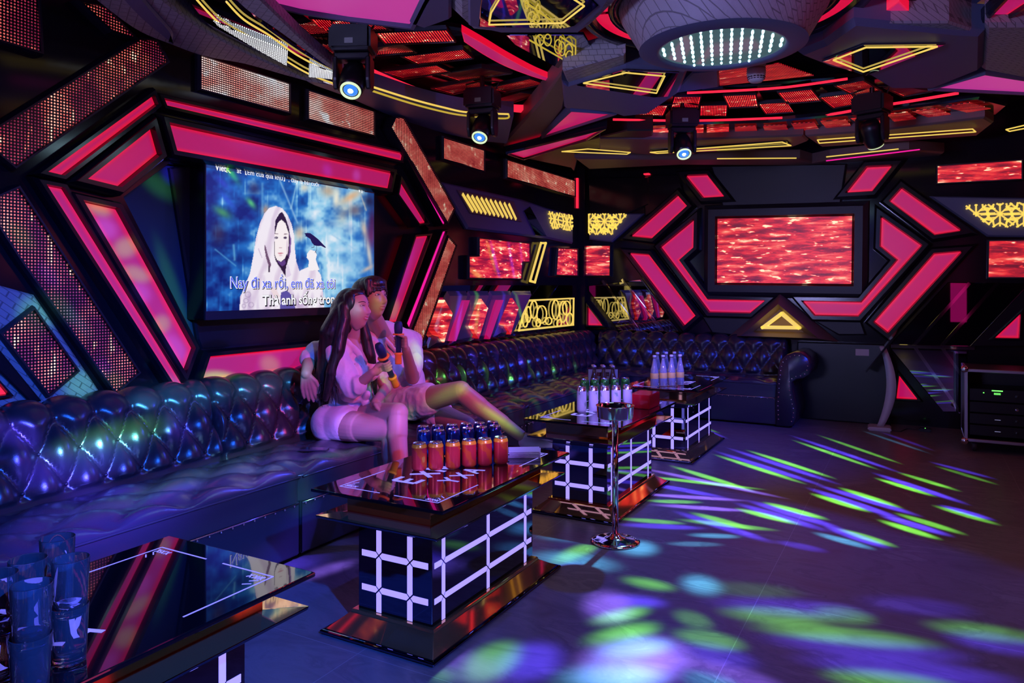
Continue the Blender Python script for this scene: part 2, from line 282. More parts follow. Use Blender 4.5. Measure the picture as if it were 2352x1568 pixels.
def scales_mat(name, col):
    m = pm(name, col, .5); B = NB(m); br = B.n('ShaderNodeTexBrick'); 
    so = B.n('ShaderNodeSeparateXYZ'); B.l(B.obj(), so.inputs[0]); cbx = B.n('ShaderNodeCombineXYZ')
    B.l(B.math('ADD', so.outputs[0], B.math('MULTIPLY', so.outputs[2], .8)), cbx.inputs[0]); B.l(B.math('ADD', so.outputs[1], B.math('MULTIPLY', so.outputs[2], .9)), cbx.inputs[1])
    B.l(B.map(cbx.outputs[0], (0, 0, 0), (0, 0, .5), (1, 1, 1)), br.inputs['Vector'])
    br.inputs['Scale'].default_value = 9; br.inputs['Mortar Size'].default_value = .02; br.inputs['Brick Width'].default_value = .5; br.inputs['Row Height'].default_value = .35
    n = B.noise(B.uv(), 30, 3); mxx = B.math('ADD', br.outputs['Fac'], B.math('MULTIPLY', n, -.6))
    bp = B.n('ShaderNodeBump'); bp.inputs['Strength'].default_value = .7; bp.inputs['Distance'].default_value = .012; bp.invert = True
    B.l(mxx, bp.inputs['Height']); B.l(bp.outputs[0], B.b.inputs['Normal'])
    mc = B.n('ShaderNodeMix', data_type='RGBA'); B.l(br.outputs['Fac'], mc.inputs[0]); mc.inputs[6].default_value = (*col, 1); mc.inputs[7].default_value = (*[v * .45 for v in col], 1); B.l(mc.outputs[2], B.b.inputs['Base Color']); return m
M_scale = scales_mat('quilted_grey_leatherette', (.30, .28, .31))
M_mir = pm('smoked_mirror', (.42, .44, .52), .015, 1)
M_mirb = pm('bevelled_mirror_edge', (.8, .82, .9), .05, 1)
M_chrome = pm('chrome', (.75, .75, .8), .07, 1)
M_gold = pm('bronze_mirror_glass', (.90, .52, .20), .05, .88)
M_blackglass = pm('black_table_glass', (.004, .004, .006), .015, spec=.9, coat=.5)
M_tmir = pm('table_mirror_glass', (.16, .19, .30), .02, 1)
def leather(name, col, rough):
    m = pm(name, col, rough, spec=.6, coat=.25); B = NB(m); o = B.obj()
    v = B.n('ShaderNodeTexVoronoi', feature='DISTANCE_TO_EDGE'); v.inputs['Scale'].default_value = 260; B.l(o, v.inputs['Vector'])
    n = B.noise(o, 14, 5, .6)
    h = B.math('ADD', B.math('MULTIPLY', v.outputs[0], .25), B.math('MULTIPLY', n, .8))
    bp = B.n('ShaderNodeBump'); bp.inputs['Strength'].default_value = .35; bp.inputs['Distance'].default_value = .004; B.l(h, bp.inputs['Height']); B.l(bp.outputs[0], B.b.inputs['Normal'])
    B.b.inputs['Coat Roughness'].default_value = .22
    return m
M_lea = leather('dark_brown_leather', (.034, .027, .036), .26)
M_leac = leather('dark_leather_seat', (.040, .038, .055), .22)
M_nail = pm('nickel_nail', (.8, .8, .85), .15, 1)
def floor_mat():
    m = pm('dark_marble_tile', (.1, .08, .1), .32, spec=.42); B = NB(m); uv = B.uv()
    n1 = B.noise(B.map(uv, sc=(1, 2.2, 1)), 2.2, 8, .62, 1.2); n2 = B.noise(uv, 60, 3, .6)
    c = B.ramp(n1, [(.3, (.13, .11, .13)), (.5, (.20, .17, .19)), (.56, (.15, .13, .15)), (.62, (.24, .21, .22)), (.8, (.17, .15, .17))])
    br = B.n('ShaderNodeTexBrick'); br.offset = 0; br.inputs['Scale'].default_value = 1; br.inputs['Brick Width'].default_value = 1.2; br.inputs['Row Height'].default_value = 1.2; br.inputs['Mortar Size'].default_value = .0016; br.inputs['Mortar Smooth'].default_value = 0
    B.l(B.map(uv, (.62, .3, 0), (0, 0, 0), (1, 1, 1)), br.inputs['Vector'])
    mc = B.n('ShaderNodeMix', data_type='RGBA'); B.l(br.outputs['Fac'], mc.inputs[0]); B.l(c, mc.inputs[6]); mc.inputs[7].default_value = (.30, .28, .3, 1)
    B.l(mc.outputs[2], B.b.inputs['Base Color'])
    r = B.n('ShaderNodeMapRange'); r.inputs['To Min'].default_value = .24; r.inputs['To Max'].default_value = .5; B.l(B.math('ADD', B.math('MULTIPLY', n1, .7), B.math('MULTIPLY', n2, .3)), r.inputs['Value']); B.l(r.outputs[0], B.b.inputs['Roughness'])
    bp = B.n('ShaderNodeBump'); bp.inputs['Strength'].default_value = .10; bp.inputs['Distance'].default_value = .003; B.l(n2, bp.inputs['Height']); B.l(bp.outputs[0], B.b.inputs['Normal'])
    return m
M_floor = floor_mat()
# ------------------------------------------------------------------ mesh helpers
def link(name, bm_or_me, mat=None, parent=None, smooth=False, recalc=True):
    if isinstance(bm_or_me, bmesh.types.BMesh):
        if recalc: bmesh.ops.recalc_face_normals(bm_or_me, faces=bm_or_me.faces)
        me = bpy.data.meshes.new(name); bm_or_me.to_mesh(me); bm_or_me.free()
    else: me = bm_or_me
    o = bpy.data.objects.new(name, me); COL.objects.link(o)
    if mat is not None and not me.materials: me.materials.append(mat)
    if parent is not None: o.parent = parent
    if smooth: me.polygons.foreach_set('use_smooth', [True] * len(me.polygons))
    return o
def tag(o, label, cat, group=None, kind=None):
    o['label'] = label; o['category'] = cat
    if group: o['group'] = group
    if kind: o['kind'] = kind
    return o
def struct(o): o['kind'] = 'structure'; return o
def empty(name, loc=(0, 0, 0), rz=0):
    o = bpy.data.objects.new(name, None); COL.objects.link(o); o.location = loc; o.rotation_euler = (0, 0, rz); o.empty_display_size = .05; return o
def copy_tree(o, parent=None):
    c = o.copy(); COL.objects.link(c)
    if parent is not None: c.parent = parent
    for ch in [x for x in bpy.data.objects if x.parent == o]: copy_tree(ch, c)
    return c
def bx(bm, x0, y0, z0, x1, y1, z1, M=None):
    vs = [bm.verts.new((M @ Vector(p)) if M else p) for p in [(x0, y0, z0), (x1, y0, z0), (x1, y1, z0), (x0, y1, z0), (x0, y0, z1), (x1, y0, z1), (x1, y1, z1), (x0, y1, z1)]]
    for f in [(0, 3, 2, 1), (4, 5, 6, 7), (0, 1, 5, 4), (1, 2, 6, 5), (2, 3, 7, 6), (3, 0, 4, 7)]: bm.faces.new([vs[i] for i in f])
def bevel(bm, w, seg=2): bmesh.ops.bevel(bm, geom=list(bm.edges), offset=w, segments=seg, affect='EDGES', clamp_overlap=True)
def loft(bm, loops, cap0=True, cap1=True):
    rs = [[bm.verts.new(p) for p in lp] for lp in loops]; n = len(rs[0])
    for a, b in zip(rs, rs[1:]):
        for i in range(n): bm.faces.new([a[i], a[(i + 1) % n], b[(i + 1) % n], b[i]])
    if cap0: bm.faces.new(rs[0][::-1])
    if cap1: bm.faces.new(rs[-1])
    return rs
def lathe(bm, prof, seg=24, M=None, cap=True):
    loops = []
    for r, z in prof:
        lp = [Vector((max(r, 1e-4) * math.cos(2 * math.pi * i / seg), max(r, 1e-4) * math.sin(2 * math.pi * i / seg), z)) for i in range(seg)]
        loops.append([M @ p for p in lp] if M else lp)
    loft(bm, loops, cap, cap)
def tube(bm, pts, r, seg=8, closed=False, cap=True):
    pts = [Vector(p) for p in pts]; n = len(pts); loops = []; prevu = None
    for i, p in enumerate(pts):
        a = pts[(i - 1) % n] if (closed or i > 0) else p; b = pts[(i + 1) % n] if (closed or i < n - 1) else p
        t = (b - a).normalized()
        if prevu is None: u = t.cross(Vector((0, 0, 1)) if abs(t.z) < .9 else Vector((1, 0, 0))).normalized()
        else: u = (prevu - t * prevu.dot(t)).normalized()
        prevu = u; v = t.cross(u); rr = r[i] if isinstance(r, (list, tuple)) else r
        loops.append([p + (u * math.cos(2 * math.pi * k / seg) + v * math.sin(2 * math.pi * k / seg)) * rr for k in range(seg)])
    rs = [[bm.verts.new(p) for p in lp] for lp in loops]
    m = n if closed else n - 1
    for i in range(m):
        a = rs[i]; b = rs[(i + 1) % n]
        for k in range(seg): bm.faces.new([a[k], a[(k + 1) % seg], b[(k + 1) % seg], b[k]])
    if not closed and cap: bm.faces.new(rs[0][::-1]); bm.faces.new(rs[-1])
def ccw(p):
    a = sum(p[i][0] * p[(i + 1) % len(p)][1] - p[(i + 1) % len(p)][0] * p[i][1] for i in range(len(p)))
    return list(p) if a > 0 else list(p)[::-1]
def offp(p, d):
    """outward offset (d>0) of a ccw polygon with mitred corners"""
    n = len(p); out = []
    for i in range(n):
        a = Vector(p[i - 1]); b = Vector(p[i]); c = Vector(p[(i + 1) % n])
        e1 = (b - a).normalized(); e2 = (c - b).normalized(); n1 = Vector((e1.y, -e1.x)); n2 = Vector((e2.y, -e2.x))
        m = (n1 + n2); L = m.length
        if L < .3: m = n1; k = d
        else: m = m / L; k = d / max(.45, m.dot(n1))
        out.append((b.x + m.x * k, b.y + m.y * k))
    return out
def setuv(me, kind):
    uv = me.uv_layers.new(name='uv'); ix = {'L': (1, 2), 'B': (0, 2), 'C': (0, 1), 'F': (0, 1)}[kind]
    for lp in me.loops:
        c = me.vertices[lp.vertex_index].co; uv.data[lp.index].uv = (c[ix[0]], c[ix[1]])
def slab(name, pl, poly, d0, d1, mat, parent=None, bev=0):
    poly = ccw(poly); bm = bmesh.new()
    lo = [pl.to3(p, d0) for p in poly]
    if bev: loft(bm, [lo, [pl.to3(p, d1 - bev) for p in poly], [pl.to3(p, d1) for p in offp(poly, -bev)]])
    else: loft(bm, [lo, [pl.to3(p, d1) for p in poly]])
    o = link(name, bm, mat, parent); setuv(o.data, pl.k); return o
def ringslab(name, pl, poly, b, d0, d1, mat, parent=None, inner=0.0):
    poly = ccw(poly); bm = bmesh.new()
    L = [(offp(poly, b), d0), (offp(poly, b * .92), d1 - .3 * (d1 - d0)), (offp(poly, b * .62), d1), (offp(poly, b * .15), d1), (offp(poly, inner), d1 - .45 * (d1 - d0)), (offp(poly, inner), d0)]
    loops = [[pl.to3(p, d) for p in lp] for lp, d in L]; loft(bm, loops + [loops[0]], False, False)
    bmesh.ops.remove_doubles(bm, verts=bm.verts, dist=1e-6)
    o = link(name, bm, mat, parent); setuv(o.data, pl.k); return o
def diffuser(name, pl, poly, d0, d1, mat, parent=None, rim=.022):
    poly = ccw(poly); inn = offp(poly, -rim); bm = bmesh.new()
    rs = loft(bm, [[pl.to3(p, d0) for p in poly], [pl.to3(p, d1) for p in poly], [pl.to3(p, d1 + .0005) for p in inn]])
    bm.verts.index_update(); inner_ids = set(v.index for v in rs[2])
    o = link(name, bm, mat, parent); me = o.data; a = me.attributes.new('edge', 'FLOAT', 'POINT')
    a.data.foreach_set('value', [0.0 if i in inner_ids else 1.0 for i in range(len(me.vertices))])
    setuv(me, pl.k); return o
def light_panel(label, pl, pxs, d=.05, border=.05, depth=.06, mat=None, name='light_panel', cat='light panel', group=None, rim=.022, fmat=None):
    poly = pl.poly(pxs, d); root = empty(name, pl.to3(poly[0], 0)); inv = Matrix.Translation(-root.location)
    f = ringslab('frame', pl, poly, border, -.02, d + depth * .5, fmat or M_frame, root)
    df = diffuser('diffuser', pl, poly, d - .03, d, mat or M_pink, root, rim)
    for o in (f, df): o.data.transform(inv)
    tag(root, label, cat, group); return root
def led_panel(label, pl, pxs, d=.03, mat=None, name='led_screen', cat='LED screen', group=None, border=.018):
    poly = pl.poly(pxs, d); root = empty(name, pl.to3(poly[0], 0)); inv = Matrix.Translation(-root.location)
    f = ringslab('frame', pl, poly, border, -.02, d + .012, M_blackd, root)
    df = slab('pixel_panel', pl, poly, d - .02, d, mat or M_led, root)
    for o in (f, df): o.data.transform(inv)
    tag(root, label, cat, group); return root
def lines_mesh(name, pl, segs, w, d0, d1, mat, parent=None):
    """bars between photograph points laid on a plane"""
    bm = bmesh.new()
    for a, b in segs:
        A = Vector(a); Bv = Vector(b); t = (Bv - A)
        if t.length < 1e-5: continue
        t = t.normalized(); n = Vector((-t.y, t.x)) * w / 2; A = A - t * w * .4; Bv = Bv + t * w * .4
        loft(bm, [[pl.to3(p, dd) for p in (A - n, Bv - n, Bv + n, A + n)] for dd in (d0, d1)])
    o = link(name, bm, mat, parent); setuv(o.data, pl.k); return o
# ------------------------------------------------------------------ room shell
def quad_wall(name, vs, mat, kind):
    bm = bmesh.new(); bm.faces.new([bm.verts.new(v) for v in vs]); me = bpy.data.meshes.new(name); bm.to_mesh(me); bm.free(); me.materials.append(mat)
    o = bpy.data.objects.new(name, me); COL.objects.link(o); setuv(me, kind); return struct(o)
def boxs(name, a, b, mat, kind='F'):
    bm = bmesh.new(); bx(bm, *a, *b); o = link(name, bm, mat); setuv(o.data, kind); return struct(o)
boxs('floor', (-.2, YF - .2, -.1), (XR + .2, YB + .2, 0), M_floor, 'F')
boxs('ceiling', (-.2, YF - .2, ZC), (XR + .2, YB + .2, ZC + .1), M_black, 'F')
boxs('wall_left', (-.3, YF - .2, 0), (-.12, YB + .2, ZC), M_black, 'L')
boxs('wall_back', (-.12, YB, 0), (XR + .2, YB + .2, ZC), M_black, 'B')
boxs('wall_right', (XR, YF - .2, 0), (XR + .2, YB, ZC), M_black, 'L')
boxs('wall_front', (-.12, YF - .2, 0), (XR, YF, ZC), M_black, 'B')
# left wall cladding: panel either side of the recess behind the television
NICHE = [(283, 452), (392, 372), (905, 448), (985, 525), (905, 745), (740, 790), (462, 806)]
def wall_with_hole():
    hole = ccw(LW.poly(NICHE, 0)); bm = bmesh.new()
    # outer rectangle as polygon bridged to the hole
    y0, y1 = YF, YB; z0, z1 = 0, ZC
    hv = [bm.verts.new(LW.to3(p, 0)) for p in hole]; hb = [bm.verts.new(LW.to3(p, -.10)) for p in hole]
    n = len(hv)
    for i in range(n): bm.faces.new([hv[i], hv[(i + 1) % n], hb[(i + 1) % n], hb[i]])
    rect = [(y0, z0), (y1, z0), (y1, z1), (y0, z1)]; rv = [bm.verts.new(LW.to3(p, 0)) for p in rect]
    ed = []
    for ring in (hv, rv):
        for i in range(len(ring)):
            e = bm.edges.get((ring[i], ring[(i + 1) % len(ring)])) or bm.edges.new((ring[i], ring[(i + 1) % len(ring)])); ed.append(e)
    bmesh.ops.triangle_fill(bm, edges=ed, use_beauty=True, use_dissolve=False)
    o = link('trim_1', bm, M_black, recalc=False); setuv(o.data, 'L'); return struct(o)
wall_with_hole()
o = slab('trim_2', LW, offp(ccw(LW.poly(NICHE, 0)), .05), -.115, -.10, pm('deep_blue_recess_panel', (.03, .07, .14), .6)); struct(o)
o = slab('trim_11', LW, LW.poly([(392, 385), (486, 365), (905, 452), (984, 525), (905, 742), (740, 787), (464, 803), (455, 780)], -.07), -.10, -.07, M_blackd, bev=.01); struct(o)
# ------------------------------------------------------------------ left wall: light panels round the television
S1 = 2.904; c1 = lambda p: q(S1, 0, 0, p); c4 = lambda p: q(S1, 0, 400, p); c2 = lambda p: q(S1, 700, 0, p)
c5 = lambda p: q(3.336, 950, 350, p)
light_panel('slim pink light bar slanting down left from the frame apex above the television', LW, [(110, 394), (348, 222), (355, 239), (141, 401)], .05, .035, .05)
light_panel('wide crimson light panel slanting down left beside the television top corner', LW, [(200, 410), (344, 296), (360, 353), (270, 427)], .07, .05, .07)
light_panel('long slim red light bar topmost above the television', LW, [(375, 229), (923, 353), (920, 368), (380, 241)], .04, .035, .04)
light_panel('wide pink light band directly above the karaoke television', LW, [(385, 286), (897, 398), (890, 432), (401, 344)], .08, .05, .06)
light_panel('long red light bar slanting down to the sofa, outer left of television frame', LW, [(105, 427), (141, 434), (418, 882), (398, 884)], .05, .035, .05)
light_panel('broad lilac light panel with red edges left of the television', LW, [(189, 464), (265, 481), (439, 799), (420, 851)], .06, .045, .06, rim=.035)
light_panel('pink light panel under the television behind the sofa back', LW, [(477, 820), (727, 795), (860, 782), (872, 822), (684, 846), (460, 872)], .05, .045, .06)
light_panel('short pink light panel slanting down right of the television top', LW, [(917, 415), (975, 510), (958, 513), (911, 446)], .07, .03, .06)
light_panel('pink light panel slanting down left behind the man, right of television', LW, [(950, 545), (981, 542), (909, 738), (887, 738)], .07, .03, .06)
light_panel('thin magenta strip slanting down right of television, upper half', LW, [(934, 370), (941, 374), (1021, 512), (1012, 514)], .06, .02, .05, M_magtube, rim=.004)
light_panel('thin magenta strip slanting down left to the sofa beside the man', LW, [(1012, 533), (1022, 531), (937, 757), (930, 742)], .06, .02, .05, M_magtube, rim=.004)
led_panel('large peach LED screen highest on the left wall, nearest the arch', LW, [(461, 130), (663, 194), (663, 257), (461, 203)], .03, M_ledpeach)
led_panel('peach LED screen second along the top of the left wall', LW, [(708, 210), (858, 258), (858, 311), (708, 271)], .03, M_ledpeach)
led_panel('red LED screen third along the top of the left wall', LW, [(1018, 316), (1111, 346), (1111, 392), (1018, 363)], .03, M_ledmid)
led_panel('long red LED screen at the far top end of the left wall', LW, [(1164, 368), (1320, 416), (1320, 450), (1164, 406)], .03, M_ledmid)
led_panel('wide dotted LED band sloping up to the ceiling at upper left', LW, [(-40, 318), (322, 92), (358, 95), (382, 141), (34, 380), (-40, 320)][:5], .05, M_leddim, name='led_band')
led_panel('dotted LED band sloping down to the sofa at far left', LW, [(-30, 400), (10, 372), (41, 434), (315, 855), (265, 899), (48, 593), (-30, 480)][0:0] or [(0, 452), (41, 434), (315, 855), (265, 899), (48, 593), (0, 519)], .05, M_leddim, name='led_band')
led_panel('salmon LED band slanting down right from the ceiling, right of television', LW, [(908, 272), (926, 272), (1042, 479), (1027, 510), (898, 293)], .08, M_ledmid, name='led_band')
led_panel('salmon LED band slanting down left to the sofa, right of television', LW, [(1029, 545), (1046, 564), (962, 804), (943, 770), (1000, 625)], .08, M_ledmid, name='led_band')
led_panel('dotted red LED patch on the wall at the top left corner', LW, [(-60, -30), (85, -4), (92, 118), (-60, 72)], .05, M_leddim, name='led_band')
led_panel('thin slanted dotted LED sliver high on the wall above the sloping band', LW, [(190, 8), (241, 17), (308, 86), (255, 68)], .05, M_leddim, name='led_band')
# quilted panel with LED diamond, lower far left
o = slab('trim_3', LW, LW.poly([(-60, 640), (74, 677), (236, 915), (60, 960), (-60, 940)], .01), -.01, .03, M_scale, bev=.01); struct(o)
o = slab('trim_4', LW, LW.poly([(-60, 745), (0, 808), (92, 920), (66, 925), (-60, 800)], .03), .0, .05, M_frame, bev=.008); struct(o)
led_panel('diamond shaped dotted LED screen on the quilted panel at far left', LW, [(76, 713), (174, 851), (112, 903), (7, 767)], .05, M_leddim, name='led_diamond')
light_panel('small red light triangle at the far left edge above the sofa', LW, [(-6, 880), (14, 904), (-6, 907)], .05, .02, .04, M_redtube, rim=.004)
# ------------------------------------------------------------------ left wall beyond the television
def yellow_thing(label, name, parts, pl, cat='wall light', group=None):
    root = empty(name, pl.to3(parts[0][1][0][0], 0)); inv = Matrix.Translation(-root.location)
    for (nm, segs, wd, d0, d1, mat) in parts:
        o = lines_mesh(nm, pl, segs, wd, d0, d1, mat, root); o.data.transform(inv)
    tag(root, label, cat, group); return root
def closed(p): return [(p[i], p[(i + 1) % len(p)]) for i in range(len(p))]
o = slab('trim_5', LW, LW.poly([(1014, 416), (1205, 458), (1262, 478), (1318, 492), (1319, 560), (1262, 548), (1078, 526)], .05), -.01, .04, M_slate, bev=.02); struct(o)
o = slab('trim_6', LW, LW.poly([(1050, 436), (1180, 463), (1199, 510), (1080, 490)], .05), .03, .055, M_slate_o, bev=.006); struct(o)
bars12 = []
for i in range(11):
    t = i / 10; a = LW.st(1064 + t * 106, 447 + t * 23, .06); b = LW.st(1086 + t * 99, 483 + t * 19, .06); bars12.append((a, b))
yellow_thing('row of slanted yellow light bars in a grey wall niche', 'slatted_wall_light', [('light_bar', bars12, .028, .05, .062, M_yel)], LW)
o = slab('trim_7', LW, LW.poly([(1205, 485), (1220, 474), (1258, 542), (1232, 540)], .06), .03, .05, M_mir, bev=.004); struct(o)
yellow_thing('narrow slanted yellow outline light on the left wall beyond the slats', 'outline_wall_light', [('light_line', closed(LW.poly([(1245, 558), (1256, 558), (1231, 648), (1220, 645)], .06)), .022, .04, .055, M_yel)], LW)
led_panel('stepped red LED screen on the left wall beyond the singers', LW, [(1100, 548), (1216, 560), (1216, 600), (1199, 600), (1197, 639), (1077, 637), (1077, 590), (1100, 590)], .05, M_ledfar)
led_panel('small red LED screen at the far end of the left wall', LW, [(1281, 571), (1326, 573), (1326, 632), (1277, 630)], .04, M_ledfar)
def flower(pl, poly, cells, d):
    """line rosettes (cx, cy, r) clipped to a polygon in wall metres"""
    poly = ccw(poly); segs = []
    def inside(p):
        for i in range(len(poly)):
            a = poly[i]; b = poly[(i + 1) % len(poly)]
            if (b[0] - a[0]) * (p[1] - a[1]) - (b[1] - a[1]) * (p[0] - a[0]) < -1e-9: return False
        return True
    def add(a, b):
        n = 8; cur = None
        for i in range(n):
            p = (a[0] + (b[0] - a[0]) * i / n, a[1] + (b[1] - a[1]) * i / n); r = (a[0] + (b[0] - a[0]) * (i + 1) / n, a[1] + (b[1] - a[1]) * (i + 1) / n)
            if inside(p) and inside(r):
                if cur is None: cur = [p, r]
                else: cur[1] = r
            elif cur: segs.append(tuple(cur)); cur = None
        if cur: segs.append(tuple(cur))
    for cx, cy, r in cells:
        for k in range(8):
            a = k * math.pi / 4; e = (cx + r * math.cos(a), cy + r * math.sin(a)); add((cx, cy), e)
            m = (cx + .55 * r * math.cos(a), cy + .55 * r * math.sin(a))
            for s in (-1, 1):
                ang = a + s * math.pi / 8; t = (cx + .82 * r * math.cos(ang), cy + .82 * r * math.sin(ang)); add(m, t)
                e2 = (cx + 1.05 * r * math.cos(a + s * .28), cy + 1.05 * r * math.sin(a + s * .28)); add(t, e2)
    return segs
def flower_light(label, pl, pxs, d, cells_px, r, wd):
    poly = pl.poly(pxs, d); cells = [(*pl.st(x, y, d), r) for x, y in cells_px]
    segs = flower(pl, poly, cells, d)
    return yellow_thing(label, 'lattice_wall_light', [('lattice', segs, wd, d - .012, d, M_yel)], pl)
flower_light('small yellow lattice light at the far end of the left wall', LW, [(1259, 485), (1316, 494), (1317, 530), (1268, 524)], .06, [(1275, 503), (1303, 509), (1325, 512)], .15, .014)
# circles panel
oc = [LW.st(x, y, .05) for x, y in [(1212, 690), (1319, 685), (1318, 746), (1193, 759)]]
def ell(pl, px, py, w, h, d, n=18): 
    c = pl.st(px, py, d); r1 = pl.st(px + w, py, d); r2 = pl.st(px, py - h, d); a = abs(r1[0] - c[0]); b = abs(r2[1] - c[1])
    pts = [(c[0] + a * math.cos(2 * math.pi * i / n), c[1] + b * math.sin(2 * math.pi * i / n)) for i in range(n)]
    return closed(pts)
rings = []
for (x, y, w_, h_) in [(1208, 735, 6, 16), (1215, 722, 6, 18), (1228, 711, 8, 20), (1246, 722, 11, 20), (1262, 737, 7, 8), (1278, 711, 8, 22), (1295, 716, 8, 24), (1303, 707, 9, 16), (1310, 733, 7, 14), (1238, 741, 5, 9), (1286, 742, 5, 8)]:
    rings += ell(LW, x, y, w_, h_, .05)
yellow_thing('yellow ring pattern light in a frame above the far left sofa', 'ring_wall_light', [('outline', closed(oc), .016, .035, .05, M_yel), ('rings', rings, .010, .035, .048, M_yel)], LW)
o = slab('trim_8', LW, LW.poly([(1012, 655), (1322, 655), (1324, 762), (962, 810)], .01), .0, .02, M_mir); struct(o)
# faceted mirror strip
for k, (x0, x1) in enumerate([(1000, 1048), (1048, 1098), (1098, 1150), (1150, 1196)]):
    P = [LW.st(x0 + 22, 668, 0), LW.st(x1 + 18, 668, 0), LW.st(x1 - 24, 806 - (x1 - 962) * .17, 0), LW.st(x0 - 22, 806 - (x0 - 962) * .17, 0)]
    c = (sum(p[0] for p in P) / 4, sum(p[1] for p in P) / 4); bm = bmesh.new()
    base = [bm.verts.new(LW.to3(p, .02)) for p in P]; top = [bm.verts.new(LW.to3((c[0] + (p[0] - c[0]) * .82, c[1] + (p[1] - c[1]) * .82), .05 + .02 * (i % 2))) for i, p in enumerate(P)]
    for i in range(4): bm.faces.new([base[i], base[(i + 1) % 4], top[(i + 1) % 4], top[i]])
    bm.faces.new(top); o = link('trim_%d' % (20 + k), bm, pm('tinted_mirror_facet', (.30, .30, .36), .22, .55)); struct(o)
for k, (pts, mt, lb) in enumerate([  # glowing insets stand in for reflections in the mirror facets
    (c5([(235, 1125), (300, 1232), (235, 1455), (150, 1345)]), M_ledfar, 'red diamond glow standing in for a reflection in the mirrors nearest the singers'),
    (c5([(385, 1132), (432, 1132), (325, 1445), (285, 1445)]), M_pink, 'lilac slanted glow standing in for a reflection in the mirrors beside the nearest diamond'),
    (c5([(518, 1120), (572, 1195), (500, 1430), (440, 1330)]), M_ledfar, 'red diamond glow standing in for a reflection midway along the mirror strip'),
    (c5([(650, 1130), (690, 1130), (585, 1430), (560, 1400)]), M_pink, 'lilac slanted glow standing in for a reflection between two red diamonds of the mirrors'),
    (c5([(757, 1115), (806, 1190), (745, 1395), (688, 1310)]), M_ledfar, 'red diamond glow standing in for a reflection beside the yellow ring pattern light')]):
    poly = LW.poly(pts, .085); o = slab('mirror_reflection_glow', LW, poly, .0, .085, mt)
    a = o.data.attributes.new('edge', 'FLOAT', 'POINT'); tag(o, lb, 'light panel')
# sill line above the sofa
boxs('trim_9', (.0, 4.4, .80), (.06, YB, .83), M_frame, 'L')
# ------------------------------------------------------------------ back wall
cB = lambda p: q(3.733, 1300, 380, p); cC = lambda p: q(3.733, 1850, 380, p); c3 = lambda p: q(2.4706, 1400, 0, p)
boxs('trim_10', (-.12, YB - .09, 0), (.10, YB, ZC), M_frame, 'B')
BG = [('small crimson light panel at upper left of the back wall hexagon', [(1037, 92), (1210, 85), (1350, 262), (1182, 272)], cB),
 ('crimson bar slanting down left at the upper left of the hexagon', [(960, 262), (1035, 348), (740, 620), (568, 603)], cB),
 ('long pink bar slanting down right at the lower left of the hexagon', [(553, 755), (715, 768), (1108, 1285), (1018, 1365)], cB),
 ('arrow shaped pink panel left of the back wall LED screen', [(1097, 472), (1092, 700), (968, 810), (1215, 1152), (1700, 1160), (1580, 1258), (1235, 1250), (820, 700)], cB),
 ('small crimson light panel at upper right of the back wall hexagon', [(530, 18), (735, 8), (570, 215), (362, 228)], cC),
 ('crimson bar slanting down right at the upper right of the hexagon', [(825, 200), (1325, 555), (1110, 588), (730, 305)], cC),
 ('arrow shaped pink panel right of the back wall LED screen', [(655, 448), (990, 685), (450, 1285), (85, 1278), (-15, 1165), (480, 1175), (795, 808), (648, 690)], cC),
 ('long pink bar slanting down left at the lower right of the hexagon', [(1105, 760), (1332, 740), (705, 1425), (595, 1338)], cC),
 ('small pink triangle light at the right edge of the back wall', [(1838, 1275), (1825, 1475), (1630, 1472)], cC),
 ('small pink triangle light in the back corner above the sofa', [(195, 1205), (320, 1368), (193, 1365)], cB)]
for lb, pts, f in BG: light_panel(lb, BW, f(pts), .06, .075 if 'triangle' not in lb else .03, .09, rim=.03)
light_panel('pink triangle light low on the back wall behind the kiosk stand', BW, [(2066, 864), (2106, 916), (2060, 914)], .05, .03, .04)
led_panel('wide red LED screen at the centre of the back wall hexagon', BW, [(1648, 502), (1957, 496), (1955, 652), (1647, 649)], .07, M_ledfar, border=.16)
led_panel('red LED strip screen high on the right of the back wall', BW, [(2154, 382), (2346, 369), (2346, 410), (2154, 420)], .04, M_ledfar)
led_panel('red LED screen at the right edge above the mirror', BW, [(2273, 554), (2420, 551), (2420, 636), (2271, 636)], .04, M_ledfar)
led_panel('red LED screen on the back wall against the corner', BW, [(1345, 565), (1401, 565), (1400, 632), (1345, 632)], .04, M_ledfar)
# dark facets around the screen
for k, (pts, d, mt) in enumerate([
    ([(1632, 380), (1945, 375), (1930, 480), (1660, 478)], .05, M_blackd), ([(1350, 408), (1490, 405), (1490, 470), (1440, 492), (1352, 492)], .04, M_black),
    ([(1352, 490), (1480, 490), (1405, 556), (1352, 550)], .05, M_slate), ([(2135, 450), (2420, 455), (2420, 545), (2268, 543)], .05, M_slate),
    ([(1500, 400), (1560, 400), (1570, 440), (1480, 500), (1478, 405)], .03, M_black), ([(1610, 725), (1755, 725), (1680, 770), (1635, 765)], .04, M_blackd), ([(1850, 725), (1975, 728), (1990, 770), (1926, 770)], .04, M_blackd)]):
    o = slab('trim_%d' % (30 + k), BW, BW.poly(pts, d), -.01, d, mt, bev=.015); struct(o)
flower_light('yellow lattice light on the back wall nearest the corner', BW, [(1352, 491), (1442, 491), (1406, 538), (1352, 538)], .075, [(1388, 508), (1352, 508), (1424, 508), (1370, 540), (1406, 540)], .135, .016)
flower_light('yellow lattice light at the right edge of the back wall', BW, [(2209, 471), (2420, 462), (2420, 521), (2275, 521)], .075, [(2297, 491), (2352, 491), (2242, 491), (2407, 491)], .145, .015)
